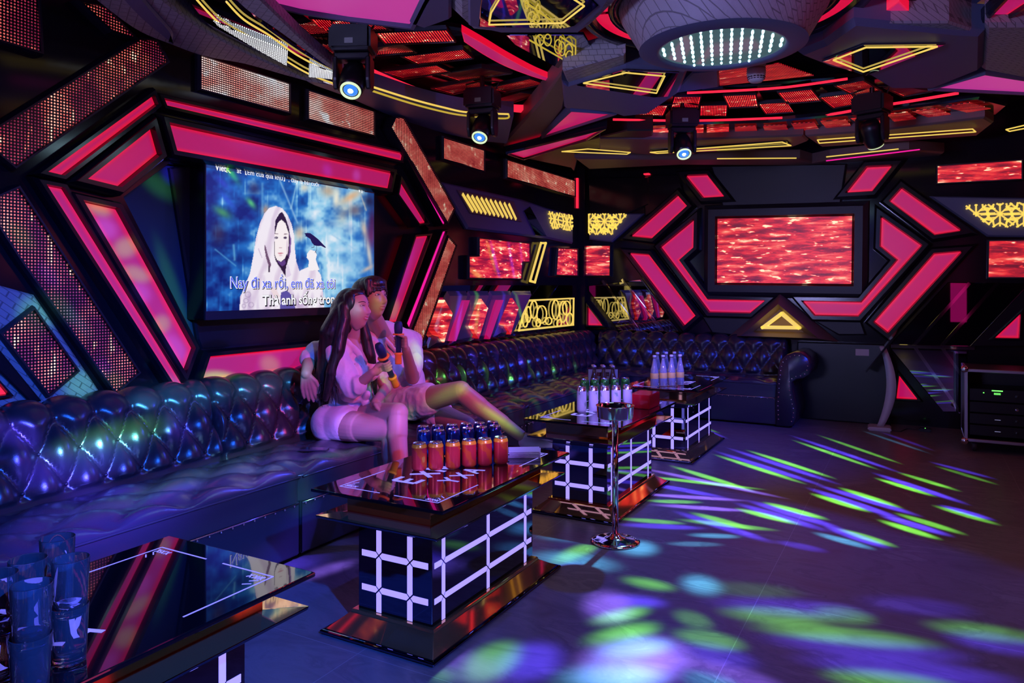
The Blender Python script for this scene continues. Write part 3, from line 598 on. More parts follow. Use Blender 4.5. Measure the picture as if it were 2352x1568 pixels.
# pyramid niche
def pyramid():
    outer = BW.poly([(1676, 772), (1794, 674), (1926, 784)], 0); mid = BW.poly([(1712, 768), (1796, 697), (1886, 774)], 0); inn = BW.poly([(1740, 758), (1795, 709), (1850, 762)], 0)
    bm = bmesh.new(); loops = [[BW.to3(p, d) for p in lp] for lp, d in ((outer, 0), (outer, .06), (mid, .24), (inn, .10))]
    loft(bm, loops, False, True); o = link('triangular_wall_light', bm, M_slate_o); setuv(o.data, 'B')
    tag(o, 'grey pyramid surround with glowing yellow triangle above the back sofa', 'wall light')
    l = lines_mesh('light_line', BW, closed(BW.poly([(1794, 720), (1834, 753), (1751, 752)], .25)), .030, .12, .26, M_yel, o)
pyramid()
# mirrors of the back wall
o = slab('trim_40', BW, BW.poly([(1350, 656), (1471, 641), (1562, 763), (1426, 766), (1352, 668)], .02), -.01, .02, M_mir, bev=.006); struct(o)
o = slab('trim_41', BW, BW.poly([(2177, 648), (2440, 652), (2440, 800), (2043, 792)], .02), -.01, .02, M_mir, bev=.006); struct(o)
o = slab('trim_42', BW, BW.poly([(2045, 800), (2222, 806), (2222, 946), (2166, 946)], .02), -.01, .02, M_mir, bev=.006); struct(o)
o = slab('trim_43', BW, BW.poly([(2352, 665), (2440, 600), (2440, 796), (2228, 796)], .06), -.01, .05, M_frame, bev=.01); struct(o)
for k, segs in enumerate([[((1385, 646), (1466, 758))], [((1430, 643), (1520, 760))], [((2102, 798), (2205, 945))], [((2165, 800), (2222, 880))], [((2225, 652), (2100, 792))], [((2290, 652), (2165, 792))]]):
    o = lines_mesh('trim_%d' % (44 + k), BW, [(BW.st(*a, .03), BW.st(*b, .03)) for a, b in segs], .03, .0, .035, M_mirb); struct(o)
o = lines_mesh('trim_50', BW, [(BW.st(1845, 790, .05), BW.st(2235, 799, .05))], .03, 0, .06, M_chrome); struct(o)
def cabinet():
    P = BW.poly([(1832, 796), (2046, 801), (2046, 972), (1832, 966)], .1); s0, s1 = P[0][0], P[1][0]
    o = slab('low_cabinet', BW, [(s0, .0), (s1, .0), (s1, .79), (s0, .79)], .006, .12, pm('black_cabinet', (.008, .010, .016), .35), bev=.01)
    tag(o, 'plain black low cabinet panel between the sofa arm and the kiosk', 'cabinet')
    l = slab('paper_label', BW, BW.poly([(1965, 801), (1996, 802), (1996, 817), (1965, 816)], .12), .12, .124, pm('pale_paper', (.6, .55, .65), .8), o); l['label'] = 'small pale paper label'
cabinet()
o = slab('trim_51', BW, BW.poly([(1478, 398), (1490, 397), (1490, 400), (1478, 401)], .06), 0, .06, M_redtube); struct(o)
o = slab('trim_52', BW, [(0.0, 2.30), (.02, 2.30), (.02, 2.66), (0.0, 2.66)], .09, .12, M_redtube); struct(o)
# unseen glowing panels added on right and front walls for reflections in mirrors and glass
RWk = Pl('L', XR)
def added_panel(kind, s0, s1, t0, t1, mat, nm, lb):
    bm = bmesh.new()
    if kind == 'R': bx(bm, XR - .05, s0, t0, XR - .01, s1, t1)
    else: bx(bm, s0, YF + .01, t0, s1, YF + .05, t1)
    o = link(nm, bm, mat); setuv(o.data, 'L' if kind == 'R' else 'B'); o.data.attributes.new('edge', 'FLOAT', 'POINT'); tag(o, lb, 'light panel')
added_panel('R', 1.0, 2.6, 1.3, 2.1, M_led, 'led_screen', 'large added red glowing panel on the wall to the right of the photographer')
added_panel('R', 3.4, 3.7, .9, 2.5, M_pink, 'light_panel', 'upright added pink glowing panel on the wall right of the photographer')
added_panel('R', 5.0, 6.6, 1.5, 2.2, M_ledfar, 'led_screen', 'added red glowing panel on the right wall near the far corner')
added_panel('R', -.6, -.35, .6, 2.5, M_yel, 'light_panel', 'upright added yellow light strip on the wall beside the photographer')
added_panel('F', .6, 2.4, 1.4, 2.3, M_led, 'led_screen', 'large added red glowing panel behind the photographer')
added_panel('F', 3.2, 3.35, .5, 2.5, M_yel, 'light_panel', 'upright added yellow light strip behind the photographer')
added_panel('F', 4.2, 4.5, .6, 2.5, M_pink, 'light_panel', 'upright added pink glowing panel behind the photographer')
# ------------------------------------------------------------------ ceiling: stacked plates, rings, grilles
TN = [60]
def plate(pts, z, th, mat, bev=.015, curve=False):
    pl = CP(z); poly = pl.poly(pts, 0); bm = bmesh.new(); poly = ccw(poly)
    loops = [[Vector((p[0], p[1], z + th)) for p in poly], [Vector((p[0], p[1], z + bev)) for p in poly], [Vector((p[0], p[1], z)) for p in offp(poly, -bev)]]
    loft(bm, loops); o = link('trim_%d' % TN[0], bm, mat); TN[0] += 1; setuv(o.data, 'C'); return struct(o)
def smooth_path(p, n=6):
    """Catmull-Rom through photograph points"""
    out = []; P = [p[0]] + list(p) + [p[-1]]
    for i in range(1, len(P) - 2):
        for k in range(n):
            t = k / n; a, b, c, d = [Vector(x) for x in P[i - 1:i + 3]]
            v = .5 * ((2 * b) + (c - a) * t + (2 * a - 5 * b + 4 * c - d) * t * t + (3 * b - a - 3 * c + d) * t ** 3); out.append((v.x, v.y))
    out.append(tuple(p[-1])); return out
def band(p1, p2, z, th, mat, n=5, bev=.01):
    return plate(smooth_path(p1, n) + smooth_path(p2, n)[::-1], z, th, mat, bev)
def clight(label, pts, z, mat, name='ceiling_light_panel', th=.05, border=.0, rim=.02, frame=None):
    poly = CP(z).poly(pts, 0); root = empty(name, (poly[0][0], poly[0][1], z)); inv = Matrix.Translation(-root.location)
    P = CP(z + .0); d = diffuser('diffuser', P, poly, -th, 0, mat, root, rim); d.data.transform(inv)
    if border:
        f = ringslab('frame', CP(z), poly, border, -th, .02, frame or M_frame, root); f.data.transform(inv)
    return tag(root, label, 'ceiling light')
def cneon(label, segs_px, z, wd, mat=None, name='ceiling_neon_line', cat='neon light'):
    segs = [(CP(z).st(*a), CP(z).st(*b)) for a, b in segs_px]; bm = bmesh.new()
    for a, b in segs: tube(bm, [Vector((a[0], a[1], z)), Vector((b[0], b[1], z))], wd * .36, 6)
    return tag(link(name, bm, mat or M_yel), label, cat)
def cpath(label, pts, z, wd, mat=None, n=6, name='ceiling_neon_line', cat='neon light'):
    P = smooth_path(pts, n); st = [CP(z).st(*a) for a in P]; bm = bmesh.new(); tube(bm, [Vector((a[0], a[1], z)) for a in st], wd / 2, 6)
    return tag(link(name, bm, mat or M_yel), label, cat)
Z1, Z2, Z3 = 2.66, 2.74, 2.86
# big ring sections at left
M_slate2 = M_slate
band([(180, -30), (300, 62), (390, 102), (470, 130), (560, 147), (650, 172), (722, 192)], [(330, -40), (400, 20), (470, 70), (560, 118), (640, 155), (700, 182), (745, 190)], 2.60, .2, M_scale)
band([(250, -40), (290, 10), (330, 50), (390, 98), (392, 98)], [(300, -40), (330, 0), (360, 35), (395, 75), (396, 97)], 2.585, .05, M_slate)
band([(410, -25), (480, 62), (560, 105), (640, 142), (720, 182), (800, 208)], [(540, -40), (590, 40), (660, 95), (730, 140), (780, 165), (830, 185)], 2.625, .2, M_mir)
band([(500, -40), (560, 20), (620, 60), (690, 110), (765, 165)], [(560, -40), (620, 18), (700, 95), (760, 145), (790, 165)], 2.59, .06, M_scale)
cpath('yellow neon line curving along the outer edge of the left ceiling ring', [(435, -20), (500, 50), (560, 88), (640, 130), (710, 170), (790, 200)], 2.612, .010)
cpath('yellow neon line curving along the inner edge of the left ceiling ring', [(520, 4), (560, 45), (620, 82), (680, 125), (760, 168)], 2.612, .010)
led_c = lambda lb, pts, z, mat: tag(plate_led(pts, z, mat), lb, 'LED screen')
def plate_led(pts, z, mat):
    o = plate(pts, z, .006, mat, .001); o.name = 'ceiling_led_screen'; del o['kind']; TN[0] -= 1; return o
led_c('bright white curved LED screen set in the left ceiling ring', [(488, 46), (540, 72), (600, 95), (661, 117), (659, 152), (600, 120), (550, 90), (500, 60)], 2.605, M_ledwhite)
led_c('small cream LED screen in the ceiling ring beside the nearest moving light', [(711, 145), (766, 169), (762, 182), (709, 177)], 2.605, M_ledwhite)
# front lip of the left ring beyond the nearest moving light
band([(700, 186), (780, 196), (850, 206), (950, 236), (1060, 260), (1180, 268)], [(720, 196), (800, 225), (880, 260), (980, 295), (1080, 320), (1165, 330)], Z1 + .02, .12, M_slate)
band([(860, 252), (960, 285), (1060, 308), (1160, 320)], [(905, 270), (1000, 318), (1090, 338), (1158, 345)], Z1 + .06, .08, M_black)
cpath('upper yellow neon line under the red grilles, left of the second moving light', [(845, 196), (940, 226), (1020, 247), (1075, 258), (1168, 262)], Z1, .014)
cpath('lower yellow neon line under the red grilles, left of the second moving light', [(850, 207), (940, 236), (1020, 257), (1075, 266), (1160, 272), (1168, 262)], Z1 + .003, .014, M_yeld)
# red grille bay
plate([(640, 8), (960, 55), (1060, 70), (1270, 190), (1210, 268), (1070, 262), (860, 205), (720, 110)], Z3 + .06, .04, M_black)
def pband(lb, a, b, z, mat=None):
    P = smooth_path(a, 5) + smooth_path(b, 5)[::-1]; poly = CP(z).poly(P, 0); pl = CP(z); o = diffuser('ceiling_light_arc', pl, poly, -.04, 0, mat or M_pink, None, .012); return tag(o, lb, 'ceiling light')
pband('red light arc curving left of the ceiling grilles', [(622, 15), (650, 60), (690, 98), (740, 130), (768, 142)], [(676, 22), (700, 55), (730, 85), (765, 112), (772, 128)], Z3)
pband('red light arc passing behind the nearest moving light toward the next', [(850, 168), (900, 190), (980, 220), (1065, 240)], [(856, 176), (900, 198), (980, 228), (1062, 246)], Z3 - .05, M_redtube)
pband('thin red light arc under the grilles right of the second moving light', [(1130, 243), (1170, 250), (1205, 252)], [(1130, 249), (1170, 256), (1200, 259)], Z3 - .05, M_redtube)
pband('red light arc curving right of the ceiling grilles', [(1060, 72), (1110, 100), (1160, 130), (1220, 162), (1262, 180)], [(1066, 96), (1110, 125), (1160, 152), (1220, 175), (1258, 186)], Z3 - .04)
GR = [c2(p) for p in [[(40, 125), (480, 150), (570, 200), (120, 210)], [(480, 220), (940, 200), (1000, 280), (540, 295)], [(470, 315), (650, 295), (740, 350), (420, 375)], [(650, 378), (1050, 330), (1120, 390), (760, 430)],
  [(510, 480), (880, 435), (970, 480), (660, 525)], [(890, 497), (1180, 452), (1370, 490), (1030, 540)], [(850, 590), (1120, 535), (1240, 575), (990, 628)], [(1220, 590), (1500, 525), (1600, 560), (1340, 618)], [(1260, 665), (1440, 615), (1550, 630), (1350, 695)]]]
GL = ['nearest red-lit slatted ceiling grille, behind the first moving light', 'red-lit slatted grille second row, beside the purple ceiling panel', 'small red-lit slatted grille just right of the first moving light',
  'red-lit slatted grille in the middle rows against the right arc', 'long red-lit slatted grille left of the smoke gap in the middle', 'red-lit slatted grille meeting the tip of the right arc', 'red-lit slatted grille directly above the second moving light', 'red-lit slatted grille right above the second moving light near the orange slope', 'farthest small red-lit slatted grille, right of the second moving light']
GR2 = [c3(p) for p in [[(190, 597), (328, 597), (300, 658), (148, 655)], [(372, 548), (516, 548), (500, 613), (354, 611)], [(520, 598), (664, 595), (660, 660), (517, 658)], [(650, 543), (825, 537), (838, 605), (683, 612)], [(850, 590), (1005, 580), (1045, 637), (890, 648)],
  [(958, 525), (1140, 507), (1195, 573), (1010, 588)], [(1195, 553), (1380, 530), (1412, 590), (1275, 615)], [(1280, 487), (1440, 455), (1540, 515), (1390, 542)], [(1560, 497), (1620, 480), (1825, 520), (1670, 548)]]]
GL2 = ['first', 'second', 'third', 'fourth', 'fifth', 'sixth', 'seventh', 'eighth', 'ninth']
GR3 = [c3(p) for p in [[(85, 732), (203, 730), (180, 778), (55, 776)], [(245, 732), (335, 730), (332, 778), (220, 777)], [(487, 730), (535, 730), (528, 778), (480, 778)], [(552, 726), (678, 724), (676, 775), (552, 776)], [(710, 722), (830, 715), (845, 772), (715, 776)], [(870, 715), (1000, 708), (1022, 760), (888, 762)], [(1030, 702), (1165, 695), (1195, 743), (1062, 753)], [(1195, 690), (1340, 678), (1382, 728), (1240, 738)],
  [(1370, 675), (1520, 662), (1560, 705), (1432, 715)], [(1572, 650), (1690, 636), (1750, 682), (1620, 697)], [(1718, 633), (1850, 615), (1950, 655), (1822, 672)], [(1895, 605), (2045, 583), (2162, 618), (2030, 640)]]]
M_grl = led_mat('grille_back_light', RED, 2.6, .035, .2, (1.5, 4), 2.5, 'line', 9)
def grille(label, pts, z, group, nsl):
    pl = CP(z); poly = pl.poly(pts, 0); root = empty('ceiling_grille', (poly[0][0], poly[0][1], z)); inv = Matrix.Translation(-root.location)
    fr = ringslab('frame', pl, poly, .010, -.014, .004, M_blackd, root); gl = slab('glow_panel', pl, poly, -.010, -.006, M_grl, root); hs = slab('housing', pl, poly, -.03, -.0105, M_blackd, root)
    A, Bp, Cp, D = [Vector(p) for p in poly]; bm = bmesh.new()
    for i in range(1, nsl):
        t = i / nsl; p = A.lerp(Bp, t); r = D.lerp(Cp, t); e = (r - p).normalized(); n = Vector((-e.y, e.x)) * .0035
        loft(bm, [[pl.to3(v, dd) for v in (p - n, p + n, r + n, r - n)] for dd in (-.0058, -.003)])
    sl = link('slats', bm, M_blackd, root)
    for o in (fr, gl, sl, hs): o.data.transform(inv)
    return tag(root, label, 'ceiling grille', group)
for p, l in zip(GR, GL): grille(l, p, Z3, 'red ceiling grilles left of the centre', 26)
for p, l in zip(GR2, GL2): grille('red-lit slatted ceiling grille, %s from the left in the upper chequered row' % l, p, Z3 - .06, 'chequered red grilles over the floor', 16)
plate(c3([(120, 540), (380, 520), (1280, 450), (1640, 440), (1860, 510), (1680, 560), (1400, 640), (900, 680), (110, 690)]), Z3, .04, M_black)
plate(c3([(20, 715), (900, 695), (1500, 640), (2100, 560), (2260, 600), (2200, 650), (1500, 740), (900, 790), (0, 790)]), Z2, .04, M_black)
M_g3 = M_ledfar
for i, p in enumerate(GR3):
    l = (GL2 + ['tenth', 'eleventh', 'twelfth'])[i]
    led_c('small red LED tile, %s from the left along the crown of the far ceiling' % l, p, Z2 - .02, M_led if i > 3 else M_g3)['group'] = 'small red LED tiles round the crown'
cpath('upper thin red light line above the chequered grilles', c3([(440, 527), (700, 515), (1000, 495), (1350, 447)]), Z3 - .08, .018, M_redtube, 3)
cpath('thin red light line below the chequered grilles, left half', c3([(20, 678), (330, 684), (600, 682), (980, 668)]), Z3 - .1, .02, M_redtube, 3)
cpath('thin red light line below the chequered grilles, right half', c3([(1000, 676), (1250, 650), (1460, 612), (1700, 575), (1980, 528)]), Z3 - .1, .022, M_redtube, 3)
# crown at the back: slate facets with yellow line frames
plate(c3([(-60, 785), (500, 792), (1000, 775), (1100, 770), (1130, 800), (1040, 835), (220, 880), (-60, 850)]), Z1, .1, M_slate_o)
plate(c3([(1110, 775), (1500, 745), (2130, 670), (2180, 700), (2090, 770), (1200, 835), (1160, 810)]), Z1, .1, M_slate_o)
plate(c3([(230, 858), (1010, 808), (1030, 826), (800, 850), (270, 875)]), Z1 - .02, .05, M_black)
def barframe(lb, p, z=Z1 - .03, w=.015, m=None): cneon(lb, closed(p), z, w, m, 'ceiling_outline_light')
barframe('yellow outline bar of the crown, left of the crown corner', c3([(230, 864), (980, 806), (1030, 826), (270, 870)]))
barframe('yellow outline bar of the crown, right of the crown corner', c3([(1180, 794), (2060, 732), (2078, 748), (1190, 812)]))
barframe('short yellow outline bar at the right end of the crown', c3([(2250, 735), (2400, 700), (2400, 720), (2270, 745)]))
cneon('lower yellow light line under the crown, left of its corner', [c3([(610, 900)])[0:1] + c3([(1060, 897)])], Z1 - .06, .016)
cneon('lower yellow light line under the crown, right of its corner', [c3([(1230, 890)]) + c3([(1640, 845)])], Z1 - .06, .016)
barframe('yellow outline bar at the far left end of the crown', [(1290, 348), (1350, 342), (1448, 350), (1440, 354)])
plate(c3([(300, 905), (1080, 905), (1150, 925), (1250, 905), (1700, 855), (1900, 870), (1850, 900), (1200, 940), (400, 935), (-120, 960), (-200, 900)]), Z1 - .04, .1, M_slate_o)
cpath('magenta light line along the lower right of the crown', c3([(1230, 912), (1500, 880), (1760, 848)]), Z1 - .07, .012, M_magtube, 3)
# centre plates
plate([(960, -60), (975, 0), (975, 62), (941, 56), (930, 70), (975, 66), (1037, 45), (1038, -60)][:1] + [(1038, -60), (1037, 45), (975, 67), (941, 56), (968, 0)], Z1 + .02, .14, M_slate)
clight('large purple light panel of the ceiling above the red grilles', [(560, -40), (990, -40), (968, 0), (941, 55), (800, 38), (690, 20), (640, 8)], Z1 + .04, pm('purple_diffuser', (.2, .16, .2), .4, emi=(.50, .03, .27), es=.9), border=.04, frame=M_slate)
plate([(1036, -60), (1036, 0), (1038, 41), (1072, 72), (1165, 81), (1340, 81), (1375, 58), (1406, 31), (1470, -40)], Z1, .16, M_scale, .05)
plate([(1090, -60), (1075, 0), (1076, 60), (1150, 76), (1330, 76), (1385, 22), (1440, -60)], Z1 - .015, .02, M_slate, .01)
plate([(1110, -60), (1100, 62), (1292, 66), (1320, 60), (1375, 14), (1350, -10), (1250, -60)], Z1 - .02, .01, M_mir, .004)
cneon('large yellow outline light in the mirror panel at top centre', closed([(1123, 57), (1128, 30), (1158, -20), (1290, -20), (1342, 14), (1292, 53)]), Z1 - .03, .012, name='ceiling_outline_light')
rs = []
plate([(1161, 81), (1340, 81), (1355, 107), (1413, 120), (1292, 163), (1182, 103)], Z1 + .12, .02, M_mir, .004)
def ceil_rings(lb, frame, els, z):
    segs = [(CP(z).st(*a), CP(z).st(*b)) for a, b in frame]
    bm = bmesh.new()
    for a, b in segs: tube(bm, [Vector((*a, z)), Vector((*b, z))], .005, 5)
    for (x, y, w_, h_) in els:
        pts = [CP(z).st(x + w_ * math.cos(t * math.pi / 10), y + h_ * math.sin(t * math.pi / 10)) for t in range(20)]
        tube(bm, [Vector((*p, z)) for p in pts], .004, 5, closed=True)
    return tag(link('ceiling_ring_pattern_glow', bm, M_yeld), lb, 'neon light')
ceil_rings('glowing yellow rings standing in for a reflection, behind the top centre mirror', [((1287, 84), (1322, 107)), ((1322, 107), (1321, 152)), ((1216, 92), (1321, 152))], [(1240, 92, 9, 12), (1258, 92, 8, 13), (1282, 107, 8, 16), (1291, 112, 7, 16), (1306, 118, 9, 17), (1308, 130, 8, 13)], Z1 + .10)  # mirror's ring reflection built as glowing tubes
ceil_rings('small yellow ring pattern light inside the top centre outline', [((1203, 2), (1270, 50))], [(1222, 38, 8, 11), (1232, 43, 7, 10), (1210, 10, 4, 10), (1236, 20, 4, 9)], Z1 - .03)
plate([(1292, 163), (1437, 124), (1437, 155), (1306, 198)], Z1 + .02, .14, M_scale, .01)
plate([(1290, 190), (1306, 196), (1437, 154), (1530, 160), (1582, 160), (1560, 215), (1490, 262), (1430, 268), (1400, 258), (1313, 250), (1296, 250)], Z1, .14, M_slate, .02)
plate([(1325, 197), (1430, 162), (1560, 168), (1535, 222), (1500, 224)], Z1 - .015, .01, M_mir, .004)
cneon('yellow outline light in the mirror panel left of the round lamp', closed([(1340, 191), (1438, 167), (1527, 175), (1508, 214)]), Z1 - .025, .013, name='ceiling_outline_light')
plate([(1292, 165), (1306, 198), (1296, 250), (1247, 312), (1205, 352), (1150, 335), (1240, 235)], Z1 + .06, .14, M_slate_o, .02)
clight('magenta triangular light panel between the left and centre ceiling plates', [(1313, 251), (1411, 258), (1247, 312)], Z1 + .03, M_pink, th=.08, border=.02, frame=M_slate)
clight('long red light blade hanging under the ceiling toward the back corner', [(1388, 293), (1345, 318), (1203, 362), (1166, 350)], Z1 - .02, M_pink, th=.06, border=.02)
plate([(1200, 362), (1320, 330), (1440, 300), (1500, 300), (1500, 312), (1330, 352), (1320, 392), (1310, 385)], Z1 + .01, .2, M_blackd, .01)
# right plates
plate([(1830, 128), (1890, 104), (1961, 53), (2210, 77), (2262, 80), (2258, 160), (2145, 205), (2040, 205), (1990, 175), (1900, 155)], Z1, .16, M_slate, .03)
plate([(1885, 100), (1961, 52), (2180, 52), (2248, 75), (2215, 98), (2000, 97)], Z1 + .02, .14, M_scale, .01)
plate([(1888, 142), (1984, 105), (2172, 103), (1988, 175)], Z1 - .015, .01, M_mir, .004)
cneon('yellow outline light in the mirror panel right of the round lamp', closed([(1914, 138), (1989, 109), (2153, 107), (1983, 165)]), Z1 - .025, .014, name='ceiling_outline_light')
plate([(2262, 60), (2460, 60), (2460, 200), (2352, 180), (2255, 162)], Z1 + .02, .14, M_scale, .02)
clight('purple light panel under the ceiling at the upper right edge', [(2262, 166), (2352, 180), (2450, 195), (2450, 216), (2140, 201)], Z1 + .03, pm('purple_diffuser', (.5, .4, .5), .4), th=.06, border=.02, frame=M_slate)
clight('magenta light panel at the top right of the ceiling', [(2030, 28), (2066, 2), (2115, 53), (2060, 52)], Z2, M_pink, th=.05)
clight('red light arc at the far upper right corner of the ceiling', [(2318, -10), (2380, -10), (2266, 65), (2250, 61)], Z2, M_pink, th=.05, border=.03)
plate([(1960, -30), (2080, -30), (2170, 50), (2000, 52), (1965, 40)], Z2 + .05, .05, M_blackd, .02)
plate([(2090, -30), (2300, -30), (2200, 50), (2150, 48)], Z2 + .08, .05, M_mir, .02)
o = led_c('red flowing LED screen in the ceiling behind the smoke detector', [(1651, 162), (1789, 146), (1870, 174), (1653, 197)], Z2, M_led)
plate([(1590, 168), (1650, 162), (1652, 200), (1545, 215)], Z2, .05, M_slate, .01)
# round centre lamp
LC = atZ(1657, 110, 2.55)
def centre_lamp():
    root = empty('round_ceiling_lamp', (LC.x, LC.y, 2.55))
    bm = bmesh.new(); seg = 64
    prof = [(.305, .03), (.305, -.005), (.33, -.012), (.405, .004), (.41, .02), (.50, .17), (.515, .22), (.50, .3)]
    lathe(bm, prof, seg, cap=False); h = link('housing', bm, M_scale, root, True)
    uv = h.data.uv_layers.new(name='uv')
    for lp in h.data.loops:
        c = h.data.vertices[lp.vertex_index].co; uv.data[lp.index].uv = (math.atan2(c.y, c.x) * .5, c.z)
    bm = bmesh.new(); lathe(bm, [(.303, .03), (.303, -.008), (.322, -.014), (.408, .002)], seg, cap=False); link('rim', bm, M_slate, root, True)
    m = pm('led_tunnel_mirror', (.10, .16, .2), .06, .6, emi=(.06, .12, .13), es=.8)
    bm = bmesh.new(); lathe(bm, [(.303, .0), (.001, .0)], seg, cap=False); link('mirror_glass', bm, m, root, True)
    bm = bmesh.new(); ml = pm('cool_white_led_dot', (.5, .6, .6), .3, emi=(.45, .85, .9), es=3.2)
    a0 = YAW - .277
    for i in range(-6, 7):
        x = i * .047; L = math.sqrt(max(0, .295 ** 2 - x * x))
        for k in range(-4, 4):
            y = k * .075 + .03
            if abs(y) > L: continue
            X = x * math.cos(a0) - y * math.sin(a0); Y = x * math.sin(a0) + y * math.cos(a0)
            r = .007 + .003 * (1 - abs(y) / .3)
            lathe(bm, [(r * .6, -.006), (r, -.003), (r, .0)], 8, Matrix.Translation((X, Y, 0)) @ Matrix.Rotation(a0, 4, 'Z') @ Matrix.Diagonal((.85, 3.4 - 1.2 * (y / .3), 1, 1)))
    link('led_dots', bm, ml, root)
    # pink ring round the housing, in sectors
    bm = bmesh.new()
    for k in range(6):
        a1 = k * math.pi / 3 + .35; n = 14
        for i in range(n):
            t0 = a1 + (math.pi / 3 - .06) * i / n; t1 = a1 + (math.pi / 3 - .06) * (i + 1) / n
            vs = [bm.verts.new((r * math.cos(t), r * math.sin(t), .215)) for t, r in ((t0, .565), (t1, .565), (t1, .635), (t0, .635))]; bm.faces.new(vs)
    o = link('glow_ring', bm, M_pink, root); setuv(o.data, 'C'); o.data.attributes.new('edge', 'FLOAT', 'POINT').data.foreach_set('value', [.8] * len(o.data.vertices))
    bm = bmesh.new(); lathe(bm, [(.50, .26), (.52, .20), (.56, .20), (.562, .23), (.638, .23), (.64, .19), (.70, .19), (.72, .3)], seg, cap=False); link('ring_frame', bm, M_black, root, True)
    tag(root, 'large round ceiling lamp with columns of white LED dots and pink ring', 'ceiling lamp')
    l = bpy.data.lights.new('lamp_light', 'AREA'); l.shape = 'DISK'; l.size = .6; l.energy = 5; l.color = (.5, .8, 1); lo = bpy.data.objects.new('lamp_light', l); COL.objects.link(lo); lo.location = (LC.x, LC.y, 2.53)
centre_lamp()
# smoke detector
def smoke():
    P = atZ(1737, 155, Z1 + .02); root = empty('smoke_detector', P); mw = pm('grey_white_plastic', (.5, .48, .52), .45)
    bm = bmesh.new(); lathe(bm, [(.03, ZC - Z1 - .02), (.03, .06), (.05, .06), (.055, .05), (.055, .0), (.052, -.005)], 28); link('base', bm, mw, root, True)
    bm = bmesh.new(); lathe(bm, [(.054, -.006), (.056, -.02), (.054, -.05), (.046, -.075), (.034, -.088), (.01, -.09)], 28); link('dome', bm, mw, root, True)
    bm = bmesh.new()
    for k in range(16):
        a = k * math.pi / 8; M = Matrix.Rotation(a, 4, 'Z'); bx(bm, .044, -.007, -.064, .0525, .007, -.058, M); bx(bm, .040, -.006, -.074, .0495, .006, -.070, M)
    link('vents', bm, M_blackd, root)
    tag(root, 'small white smoke detector under the ceiling below the round lamp', 'smoke detector')
smoke()
# moving-head lights
def moving_head():
    root = empty('moving_head_light', (0, 0, 0)); mb = pm('matte_black_plastic', (.008, .007, .009), .35)
    bm = bmesh.new(); bx(bm, -.10, -.085, -.07, .10, .085, .05); bevel(bm, .014); link('base', bm, mb, root)
    bm = bmesh.new(); bx(bm, -.02, -.086, -.045, .02, -.0875 - .001, -.02); link('display', bm, pm('dim_display', (.1, .1, .12), .2, emi=(.3, .25, .3), es=.06), root)
    bm = bmesh.new(); tube(bm, [(-.09, .0, .05), (-.11, 0, .09), (0, 0, .11), (.11, 0, .09), (.09, 0, .05)], .006, 6); link('bracket', bm, mb, root)
    bm = bmesh.new(); tube(bm, [(0, 0, .04), (0, 0, (ZC - Z2 + .03) / 1.15)], .015, 10); link('hanging_pole', bm, mb, root)
    yoke = empty('yoke', (0, 0, -.07)); yoke.parent = root; yoke['label'] = 'yoke and swivelling head'
    bm = bmesh.new(); bx(bm, -.085, -.04, -.035, .085, .04, 0)
    for s in (-1, 1):
        loft(bm, [[(s * .078 + dx, y, z) for y, z in ((-.045, -.02), (.045, -.02), (.048, -.13), (.03, -.175), (-.03, -.175), (-.048, -.13))] for dx in (-.012, .012)])
    bevel(bm, .006, 1); link('arms', bm, mb, yoke)
    head = bmesh.new()
    lathe(head, [(.03, .085), (.052, .075), (.062, .04), (.064, -.03), (.058, -.07), (.05, -.085)], 24, Matrix.Translation((0, 0, -.12)) @ HROT)
    link('head_shell', head, mb, yoke, True)
    M = Matrix.Translation((0, 0, -.12)) @ HROT
    bm = bmesh.new(); lathe(bm, [(.038, -.082), (.040, -.092), (.048, -.092), (.050, -.082)], 28, M, cap=False); link('lens_ring', bm, pm('pale_glowing_ring', (.6, .7, .4), .3, emi=(.75, .95, .50), es=.9), yoke, True)
    bm = bmesh.new(); lathe(bm, [(.039, -.080), (.030, -.088), (.001, -.091)], 24, M, cap=False); link('lens', bm, pm('blue_lens', (.05, .1, .4), .05, emi=(.03, .18, .8), es=1.4), yoke, True)
    bm = bmesh.new(); lathe(bm, [(.013, -.0905), (.010, -.095), (.001, -.097)], 16, M, cap=False); link('lens_hotspot', bm, pm('white_hot_lens', (1, 1, 1), .2, emi=(.7, .9, 1), es=9), yoke, True)
    return root
HROT = Matrix.Rotation(math.radians(-38), 4, 'X')
mh = moving_head()
MH = [(812, 78, 'nearest black moving-head light, lens glowing blue, above the television', 1.0, -.05, Z2), (1108, 215, 'second black moving-head light, lens glowing blue, over the singers', 1.0, -.3, Z2),
      (1567, 262, 'black moving-head light shining straight at the camera over the far tables', 1.0, 0, Z2 - .02), (2003, 228, 'black moving-head light turned away, under the chequered grilles at right', 1.0, 2.3, Z2 - .02)]
for i, (px, py, lb, sc, rz, z) in enumerate(MH):
    o = mh if i == 0 else copy_tree(mh)
    P = atZ(px, py, z); o.location = (P.x, P.y, z - .03); o.rotation_euler = (0, 0, YAW + rz)
    o.scale = (1.15, 1.15, 1.15); tag(o, lb, 'moving head light', 'moving-head stage lights')
